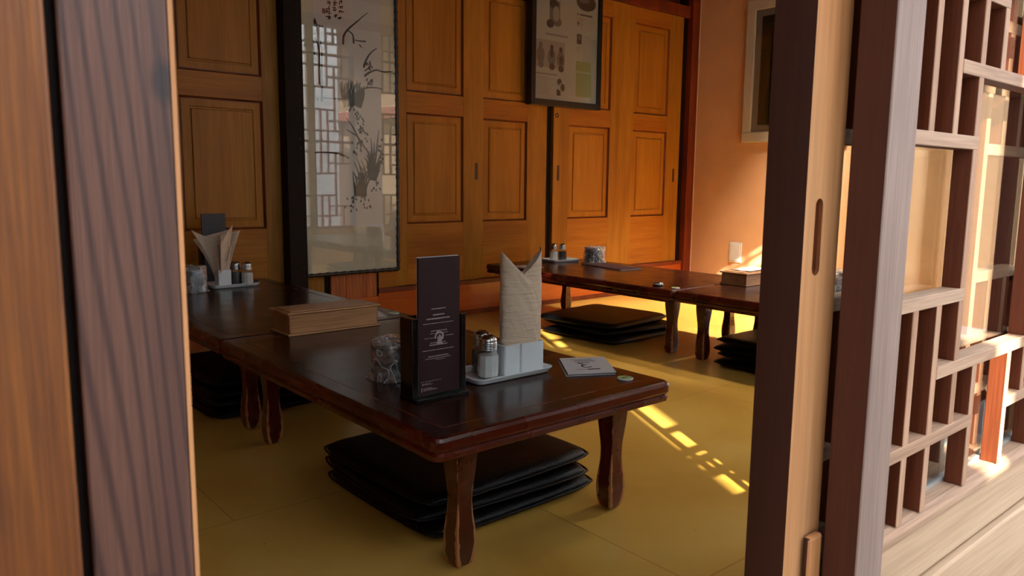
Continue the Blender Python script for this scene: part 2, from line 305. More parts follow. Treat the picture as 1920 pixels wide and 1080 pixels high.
# the outside ground, the eave, an added sun-blocking wall and the house opposite
struct(bxo('ground', M['ground'], (-14, 16, -16, .42, -.45, -.35), bevel=0))
eave = MB(); eave.box(-4, 7, -.36, .42, 2.62, 2.70); eave.box(-5, .4, -1.9, -.36, 2.62, 2.70); struct(eave.build('ceiling_eave_shade', M['dark_wood']))  # the deeper left part is added to keep sky light off the posts
nb = MB(); nb.box(-9, -.20, -2.6, -2.3, -.35, 4.6); nb.box(.05, 1.75, -2.6, -2.3, -.35, 4.6); nb.box(2.35, 5.2, -2.6, -2.3, -.35, 4.4); nb.box(-.20, .05, -2.6, -2.3, -.35, 2.08); struct(nb.build('wall_sun_blocker', M['render_wall']))  # unseen wall pieces, spaced to block the sun and pass narrow beams
nb = MB(); nb.box(-1, 13, -9.5, -9.2, -.35, 2.9); nb.box(-1.4, 13.4, -9.9, -8.5, 2.9, 3.15); struct(nb.build('wall_opposite', M['render_wall']))

# facade ------------------------------------------------------------
ZS = .349; ZTOP = 2.34
def lattice_panel(x0, x1, y, z0, z1, name, label, sw0, sw1, mat_st, depth=.046, rails=(.0, .05), pane=True, bar_y=.008, half=False):
    """Sliding or fixed window: stiles, rails, pinwheel lattice of deep bars and one sheet of glass behind it."""
    r = sroot(name, label)
    if sw0: bxo('stile', mat_st, (x0, x0+sw0, y, y+depth, z0, z1), r, .002)
    if sw1: bxo('stile', mat_st, (x1-sw1, x1, y, y+depth, z0, z1), r, .002)
    if rails[0]: bxo('rail', M['frame_light_x'], (x0+sw0, x1-sw1, y, y+depth, z0, z0+rails[0]), r, .002)
    bxo('rail', M['frame_light_x'], (x0+sw0, x1-sw1, y, y+depth, z1-rails[1], z1), r, .002)
    ix0, ix1, iz0, iz1 = x0+sw0, x1-sw1, z0+rails[0], z1-rails[1]
    w = .756 if half else ix1-ix0; u = [ix0+.065*w/.756, ix0+.1425*w/.756, ix0+.2215*w/.756, ix0+.3*w/.756]
    um = [ix0+ix1-t for t in u]
    b0, b1 = y+bar_y, y+bar_y+.028
    V = MB(); H = MB(); t = .0085
    H_unit = .85
    nrep = int(math.ceil((iz1-iz0)/H_unit)); hu = H_unit
    for k in range(nrep):
        zb = iz0+k*hu; s = hu/.85
        z = [zb, zb+.108*s, zb+.206*s, zb+.315*s, zb+.535*s, zb+.636*s, zb+.742*s, zb+hu]
        for X, m in ((u, 1),) if half else ((u, 1), (um, -1)):
            def vb(i, a, b):
                b = min(b, iz1)
                if b > a+.004: V.box(X[i]-t, X[i]+t, b0+.0006, b1, a, b)
            vb(0, z[0], z[1]); vb(0, z[1], z[3]); vb(0, z[4], z[6]); vb(0, z[6], z[7])
            vb(1, z[0], z[1]); vb(1, z[1], z[3]); vb(1, z[4], z[6]); vb(1, z[6], z[7])
            vb(2, z[1], z[2]); vb(2, z[2], z[5]); vb(2, z[5], z[6])
            vb(3, z[0], z[2]); vb(3, z[5], z[7])
            e = X[0]-t if m == 1 else X[0]+t
            xs = ix0 if m == 1 else ix1
            def hb(a, b, zz, dz=.0095):
                if zz+dz < iz1: H.box(min(a, b), max(a, b), b0, b1, zz-dz, zz+dz)
            tt = t-.001; hb(xs, X[3]+m*tt, z[1]); hb(xs, X[2]+m*tt, z[3]); hb(xs, X[2]+m*tt, z[4]); hb(xs, X[3]+m*tt, z[6])
        if half: um = [0, ix1, 0, 0]
        for zz in (z[2], z[5]):
            if zz+.01 < iz1: H.box(u[1]+t, um[1]-t, b0, b1, zz-.0095, zz+.0095)
        if k: H.box(ix0, ix1, b0, b1, zb-.012, zb+.012)
    V.build('lattice_upright', M['lattice'], r, .0012); H.build('lattice_crossbar', M['frame_light_x'], r, .0012)
    if pane:
        bxo('pane', M['pane'], (ix0, ix1, b1+.003, b1+.0065, iz0, iz1), r, 0)
        bxo('glazing_channel', M['metal_strip'], (ix0, ix1, b1+.001, b1+.010, iz0, iz0+.007), r, 0)
    return r
# posts
def post(name, x0, x1, y0, y1, mat, label): return struct(bxo(name, mat, (x0, x1, y0, y1, -.35, 2.62), bevel=.002), label)
post('trim_1', -.02, .0715, .42, .466, M['post_edge'], 'orange brown post at the left of the opening')
post('trim_2', .937, 1.012, .42, .466, M['frame_light'], 'weathered post at the right of the opening')
POSTS = [1.768, 2.599, 3.43, 5.09]
for i, x in enumerate(POSTS): post('trim_%d' % (3+i), x, x+.075, .42, .466, M['frame_light'], None)
post('trim_9', -.87, -.795, .42, .466, M['frame_light'], None); post('trim_10', -1.7, -1.625, .42, .466, M['frame_light'], None)
# lintel above the windows, wall above, wall under the sill
struct(bxo('trim_11', M['frame_light_x'], (RX0, RX1, .415, .56, ZTOP, ZTOP+.09), bevel=.002))
struct(bxo('wall_front', M['stucco'], (RX0, RX1, .425, .54, ZTOP+.09, 2.62), bevel=0))
# sill of the opening (inner track) and of the bays
struct(bxo('trim_12', M['frame_light_x'], (.0720, .9365, .40, .56, .24, .30), bevel=.003), 'timber sill of the opening')
struct(bxo('trim_13', M['frame_light_x'], (.937, RX1, .469, .56, .24, .30), bevel=.003)); struct(bxo('trim_14', M['frame_light_x'], (RX0, .0715, .469, .56, .24, .30), bevel=.003))
struct(bxo('wall_front_lower', M['outer_board'], (RX0, RX1, .47, .545, -.35, .24), bevel=0))
def sill(x0, x1, n):
    s = MB()
    prof = [(.428, .352), (.4235, .358), (.4235, .366), (.428, .373), (.436, .376), (.470, .376), (.470, .349), (.432, .349)]
    s.loft([[(x, a, b) for a, b in prof] for x in (x0, x1)]); o = s.build('trim_%d' % n, M['frame_light_x'], smooth=False); struct(o, 'rounded timber window sill')
    struct(bxo('wall_board_%d' % n, M['outer_board'], (x0, x1, .431, .468, .268, .349), bevel=.002))
    struct(bxo('wall_apron_%d' % n, M['outer_board'], (x0, x1, .425, .466, -.35, .256), bevel=.004))
BAYS = [(1.012, 1.768), (1.843, 2.599), (2.674, 3.43), (3.505, 3.90), (4.21, 5.09), (-.795, -.02), (-1.625, -.87)]
for i, (a, b) in enumerate(BAYS): sill(a, b, 20+i)
lattice_panel(1.012, 1.768, .42, .376, ZTOP, 'window_1', 'fixed lattice window beside the right post', 0, 0, M['frame_light'], rails=(0, .0))
lattice_panel(1.843, 2.599, .42, .376, ZTOP, 'window_2', None or 'lattice window of the next bay', 0, 0, M['frame_light'], rails=(0, .0))
lattice_panel(2.674, 3.43, .42, .376, ZTOP, 'window_3', 'lattice window of the third bay', 0, 0, M['frame_light'], rails=(0, .0))
lattice_panel(3.505, 3.90, .42, .376, ZTOP, 'window_4', 'lattice window of the fourth bay', 0, 0, M['frame_light'], rails=(0, .0), half=True)
struct(bxo('wall_pier', M['render_wall'], (3.90, 4.21, .42, .545, -.35, 2.62), bevel=0))
lattice_panel(4.21, 5.09, .42, .376, ZTOP, 'window_5', 'lattice window at the far corner', 0, 0, M['frame_light'], rails=(0, .0))
lattice_panel(-.795, -.02, .42, .376, ZTOP, 'window_6', 'lattice window at the near corner', 0, 0, M['frame_light'], rails=(0, .0))
lattice_panel(-1.625, -.87, .42, .376, ZTOP, 'window_7', 'lattice window beyond the near corner', 0, 0, M['frame_light'], rails=(0, .0))
# inner sliding panels: the one slid open to the right (with the finger pull) and the one slid to the left
wa = lattice_panel(.949, 1.765, .48, .302, ZTOP-.004, 'window_8', 'sliding lattice window pushed open to the right', 0, .085, M['slider'], depth=.055, rails=(.075, .075), bar_y=.012)
# its leading stile has a routed pull slot: build the slot as real geometry
def slotted_stile(x0, x1, y0, y1, z0, z1, cx, za, zb, hw, dep, mat, parent):
    s = MB(); bm = s.bm; n = 10
    loop = [(cx+hw*math.cos(math.pi+math.pi*i/n), za+hw+hw*math.sin(math.pi+math.pi*i/n)) for i in range(n+1)] + [(cx+hw*math.cos(math.pi*i/n), zb-hw+hw*math.sin(math.pi*i/n)) for i in range(n+1)]
    # front face split into: strips left/right/below/above of the slot's box, and fans between box and slot outline
    bx0, bx1, bz0, bz1 = cx-hw, cx+hw, za, zb
    def f(pts): s.quad(*[(a, y0, b) for a, b in pts])
    f([(x0, z0), (x1, z0), (x1, bz0), (x0, bz0)]); f([(x0, bz1), (x1, bz1), (x1, z1), (x0, z1)])
    f([(x0, bz0), (bx0, bz0), (bx0, bz1), (x0, bz1)]); f([(bx1, bz0), (x1, bz0), (x1, bz1), (bx1, bz1)])
    lo, hi = loop[:n+1], loop[n+1:]
    for i in range(n): 
        c = (bx0, bz0) if i < n//2 else (bx1, bz0); s.quad((lo[i][0], y0, lo[i][1]), (lo[i+1][0], y0, lo[i+1][1]), (c[0], y0, c[1]))
        c = (bx1, bz1) if i < n//2 else (bx0, bz1); s.quad((hi[i][0], y0, hi[i][1]), (hi[i+1][0], y0, hi[i+1][1]), (c[0], y0, c[1]))
    s.quad((bx0, y0, bz0), (bx1, y0, bz0), (lo[n//2][0], y0, lo[n//2][1])); s.quad((bx0, y0, bz1), (bx1, y0, bz1), (hi[n//2][0], y0, hi[n//2][1]))
    s.quad((x0, y1, z0), (x1, y1, z0), (x1, y1, z1), (x0, y1, z1))
    s.quad((x0, y0, z0), (x0, y1, z0), (x0, y1, z1), (x0, y0, z1)); s.quad((x1, y0, z0), (x1, y1, z0), (x1, y1, z1), (x1, y0, z1))
    s.quad((x0, y0, z0), (x1, y0, z0), (x1, y1, z0), (x0, y1, z0)); s.quad((x0, y0, z1), (x1, y0, z1), (x1, y1, z1), (x0, y1, z1))
    bmesh.ops.remove_doubles(bm, verts=bm.verts, dist=1e-5)
    o = s.build('stile', mat, parent)
    q = MB(); m2 = len(loop)
    q.loft([[(a, y0, b) for a, b in loop], [(a, y0+dep, b) for a, b in loop]], cap=False)
    q.bm.faces.new([v for v in q.bm.verts][m2:]); q.build('finger_pull', mat2, parent)
    return o
mat2 = wood('routed_slot', [(96, 44, 14), (150, 84, 34), (184, 116, 60)], 'Z', 20, .6, .6, fine=.4)
slotted_stile(.864, .949, .48, .535, .302, ZTOP-.004, .897, .738, .833, .009, .016, M['slider'], wa)
bxo('stop_block', M['slider'], (.905, .936, .4665, .478, .30, .395), wa, .004)
wc = lattice_panel(-.70, .0865, .48, .302, ZTOP-.004, 'window_9', 'sliding lattice window pushed open to the left', .06, 0, M['slider'], depth=.055, rails=(.075, .075), bar_y=.012)
bxo('stile', M['post_left'], (.0868, .1437, .48, .535, .302, ZTOP-.004), wc, .0015)
bxo('stile_rebate', M['dark_wood'], (.055, .0866, .4865, .533, .304, ZTOP-.01), wc, 0)
co = MB(); co.loft([[(x, y, z) for x, y in ((.1438, .4800), (.1452, .4804), (.1474, .4826), (.1478, .484), (.1478, .535), (.1438, .535))] for z in (.302, ZTOP-.004)]); co.build('lit_worn_edge', M['slider'], wc)  # paler wood paints the light on this chamfer as well as bare wear
# window added out of view in the stucco wall to let in more daylight
wrt = sroot('window_10', 'added out-of-view window in the stucco wall, for more daylight')
for a in ((.62, .66, .42, 2.0), (1.30, 1.34, .42, 2.0)): bxo('stile', M['lattice'], (RX1+.03, RX1+.07, a[0], a[1], a[2], a[3]), wrt, .001)
for z in (.42, 1.20, 1.95): bxo('rail', M['lattice'], (RX1+.03, RX1+.07, .66, 1.30, z, z+.05), wrt, .001)
bxo('pane', M['pane'], (RX1+.048, RX1+.052, .66, 1.30, .47, 1.95), wrt, 0)

# added lamps out of view, filling the room's right side with warm light
def fill_lamp(x, y, label, watts, spread=100):
    t = thing('fill_lamp', label, 'lamp', (x, y, 2.62), 0, 'added fill lamps')
    r = MB(); r.lathe([(.105, 0), (.115, -.004), (.112, -.010), (.098, -.010), (.095, -.002)], seg=32, cap=False); r.build('trim_ring', M['white_card'], t, smooth=True)
    em = bpy.data.materials.get('fill_diffuser')
    if not em:
        em = bpy.data.materials.new('fill_diffuser'); em.use_nodes = True; p = em.node_tree.nodes['Principled BSDF']; p.inputs['Emission Color'].default_value = (1, .82, .58, 1); p.inputs['Emission Strength'].default_value = 6
    d = MB(); d.lathe([(.095, -.003), (.095, -.006)], seg=32); d.build('diffuser', em, t)
    ld = bpy.data.lights.new('fill_light', 'AREA'); ld.shape = 'DISK'; ld.size = .19; ld.energy = watts; ld.color = (1, .88, .70); ld.spread = math.radians(112)
    l = bpy.data.objects.new('fill_light', ld); C.objects.link(l); l.parent = t; l.location = (0, 0, -.012); ld.spread = math.radians(spread)
fill_lamp(4.45, 2.45, 'added fill lamp above the corner by the stucco wall', 36, 74)
fill_lamp(3.7, 1.2, 'added fill lamp above the right-hand window bays', 11)

# timber-and-render wing closing the courtyard on its east side
M['wing'] = plain('wing_render', (122, 98, 74), .9, bump=.2, bscale=12)
ew = MB(); ew.box(7.2, 7.5, -9.0, -.7, -.35, 3.4); struct(ew.build('wall_wing', M['wing']))
for i, y in enumerate((-.9, -2.3, -3.7, -5.1, -6.5)): struct(bxo('trim_%d' % (60+i), M['cornerpost'], (7.06, 7.19, y-.09, y+.09, -.35, 3.4), bevel=.004))
struct(bxo('trim_65', M['cornerpost'], (7.0, 7.19, -9.0, -.7, 1.9, 2.1), bevel=.004)); struct(bxo('trim_66', M['cornerpost'], (6.3, 7.6, -9.2, -.6, 3.4, 3.55), bevel=.004))

# ------------------------------------------------------------------ back wall: closets
def closet_door(x0, x1, yf, px0, px1, label, pull=None, knob=None, shift=0):
    """stiles, rails, recessed moulding with a raised field, upper and lower; top at 2.13"""
    r = thing('closet_door', label, 'closet door', (x0, yf, .225), 0, 'panelled closet doors along the back wall')
    X = lambda x: x-x0; Z = lambda z: z-.225
    D = .030
    bxo('stile', M['closet'], (0, X(px0), 0, D, 0, Z(2.13)), r, .0012); bxo('stile', M['closet'], (X(px1), X(x1), 0, D, 0, Z(2.13)), r, .0012)
    for a, b in ((.225, .592), (1.243, 1.364), (2.02, 2.13)): bxo('rail', M['closet_rail'], (X(px0), X(px1), .0006, D, Z(a), Z(b)), r, .0012)
    for a, b in ((.592, 1.243), (1.364, 2.02)):
        p = MB(); p.box(X(px0), X(px1), .018, D, Z(a), Z(b))
        # sloping moulding from the opening's edge down to the panel
        o = [(X(px0), Z(a)), (X(px1), Z(a)), (X(px1), Z(b)), (X(px0), Z(b))]
        i1 = [(X(px0)+.008, Z(a)+.008), (X(px1)-.008, Z(a)+.008), (X(px1)-.008, Z(b)-.008), (X(px0)+.008, Z(b)-.008)]
        for k in range(4):
            k2 = (k+1) % 4
            p.quad((o[k][0], .004, o[k][1]), (o[k2][0], .004, o[k2][1]), (i1[k2][0], .0178, i1[k2][1]), (i1[k][0], .0178, i1[k][1]))
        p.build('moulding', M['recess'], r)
        m = .012
        f = MB(); f.loft([[(xa, y, za) for xa, za in ((X(px0)+t, Z(a)+t), (X(px1)-t, Z(a)+t), (X(px1)-t, Z(b)-t), (X(px0)+t, Z(b)-t))] for t, y in ((m, .0182), (m, .0125), (.046, .0105), (.0495, .0165))], cap=False)
        f.loft([[(xa, y, za) for xa, za in ((X(px0)+t, Z(a)+t), (X(px1)-t, Z(a)+t), (X(px1)-t, Z(b)-t), (X(px0)+t, Z(b)-t))] for t, y in ((.0495, .0165), (.056, .0165), (.060, .008))], cap=False)
        t = .060; f.quad(*[(xa, .008, za) for xa, za in ((X(px0)+t, Z(a)+t), (X(px1)-t, Z(a)+t), (X(px1)-t, Z(b)-t), (X(px0)+t, Z(b)-t))])
        f.build('raised_panel', M['closet_panel'], r)
    if pull: bxo('finger_pull', M['handle_dark'], (X(pull)-.011, X(pull)+.011, -.0012, .004, Z(.858), Z(.962)), r, .001)
    if knob:
        k = MB(); k.lathe([(.016, 0), (.016, .003), (.011, .004), (.009, -.001)], seg=20); o = k.build('lock', M['handle_dark'], r); o.rotation_euler = (math.pi/2, 0, 0); o.location = (X(knob), .0005, Z(1.299))
    return r
closet_door(-.98, -.33, 3.90, -.86, -.45, 'closet door nearest the wall end, beyond the opening')
closet_door(-.33, .36, 3.90, -.20, .21, 'closet door second from the wall end')
closet_door(.36, 1.05, 3.90, .49, .93, 'closet door hidden behind the brown post')
closet_door(1.05, 1.70, 3.90, 1.20, 1.612, 'honey closet door behind the far left table, painted shadow strip on its edge')
closet_door(2.385, 3.045, 3.90, 2.475, 2.889, 'honey closet door just beside the calligraphy scroll, pull slot on its far stile', 2.99)
closet_door(3.0455, 3.60, 3.912, 3.052, 3.425, 'honey closet door partly under the framed newspaper, no pull slot')
closet_door(3.652, 4.38, 3.90, 3.798, 4.212, 'honey closet door right of the dark gap, with a round lock hole', 3.70, 3.681)
closet_door(4.3805, 5.035, 3.908, 4.475, 4.872, 'honey closet door next to the stucco corner', 4.972)
# trims of the back wall
struct(bxo('trim_30', M['dark_wood'], (1.70, 1.80, 3.82, 3.955, 0, 2.62), bevel=.003), 'near-black strip for the shadow left of the scroll')  # solid near-black strip stands in for the scroll's shadow on the closet edge
struct(bxo('trim_31', M['dark_wood'], (3.602, 3.650, 3.925, 3.955, 0, 2.62), bevel=0), 'dark gap between closet doors')
struct(bxo('trim_32', M['dark_wood'], (5.037, 5.10, 3.92, 3.955, .2, 2.62), bevel=0))
struct(bxo('trim_33', M['cornerpost'], (5.10, 5.186, 3.87, 3.955, .0, 2.62), bevel=.003), 'reddish corner post')
struct(bxo('trim_34', M['bead'], (5.181, 5.190, 3.862, 3.869, .0, 2.62), bevel=.001))
struct(bxo('trim_35', M['cornerpost'], (RX0, 5.10, 3.898, 3.955, 2.132, 2.22), bevel=.003))
struct(bxo('baseboard_back', M['base'], (2.27, 5.10, 3.893, 3.955, 0.03, .195), bevel=.002), 'orange varnished baseboard')
struct(bxo('trim_36', M['cornerpost'], (2.27, 5.10, 3.886, 3.955, .195, .222), bevel=.002))
struct(bxo('trim_37', M['cornerpost'], (2.27, 5.10, 3.888, 3.955, 0, .03), bevel=.002))
struct(bxo('baseboard_left', M['base'], (RX0, 1.70, 3.89, 3.955, 0, .222), bevel=.002))
struct(bxo('baseboard_right', M['base'], (5.165, 5.19, .56, 3.86, 0, .10), bevel=.002))
struct(bxo('trim_38', M['closet'], (1.80, 1.93, 3.90, 3.955, 0, 2.13), bevel=.001))
struct(bxo('trim_39', M['dark_wood'], (1.93, 1.968, 3.915, 3.955, 0, 2.13), bevel=0))
for i, (a, b) in enumerate(((1.968, 2.06), (2.062, 2.168), (2.17, 2.258))): struct(bxo('trim_%d' % (40+i), M['plank'], (a, b, 3.894, 3.955, .178, 2.13), bevel=.0015), 'knotty plank below the scroll')
struct(bxo('trim_43', M['dark_wood'], (2.259, 2.275, 3.90, 3.955, .17, 2.13), bevel=0))
struct(bxo('trim_44', M['closet_rail'], (2.276, 2.384, 3.90, 3.955, .20, 2.13), bevel=.001))
struct(bxo('baseboard_front', M['base'], (1.80, 2.269, 3.893, 3.955, 0, .178), bevel=.002))

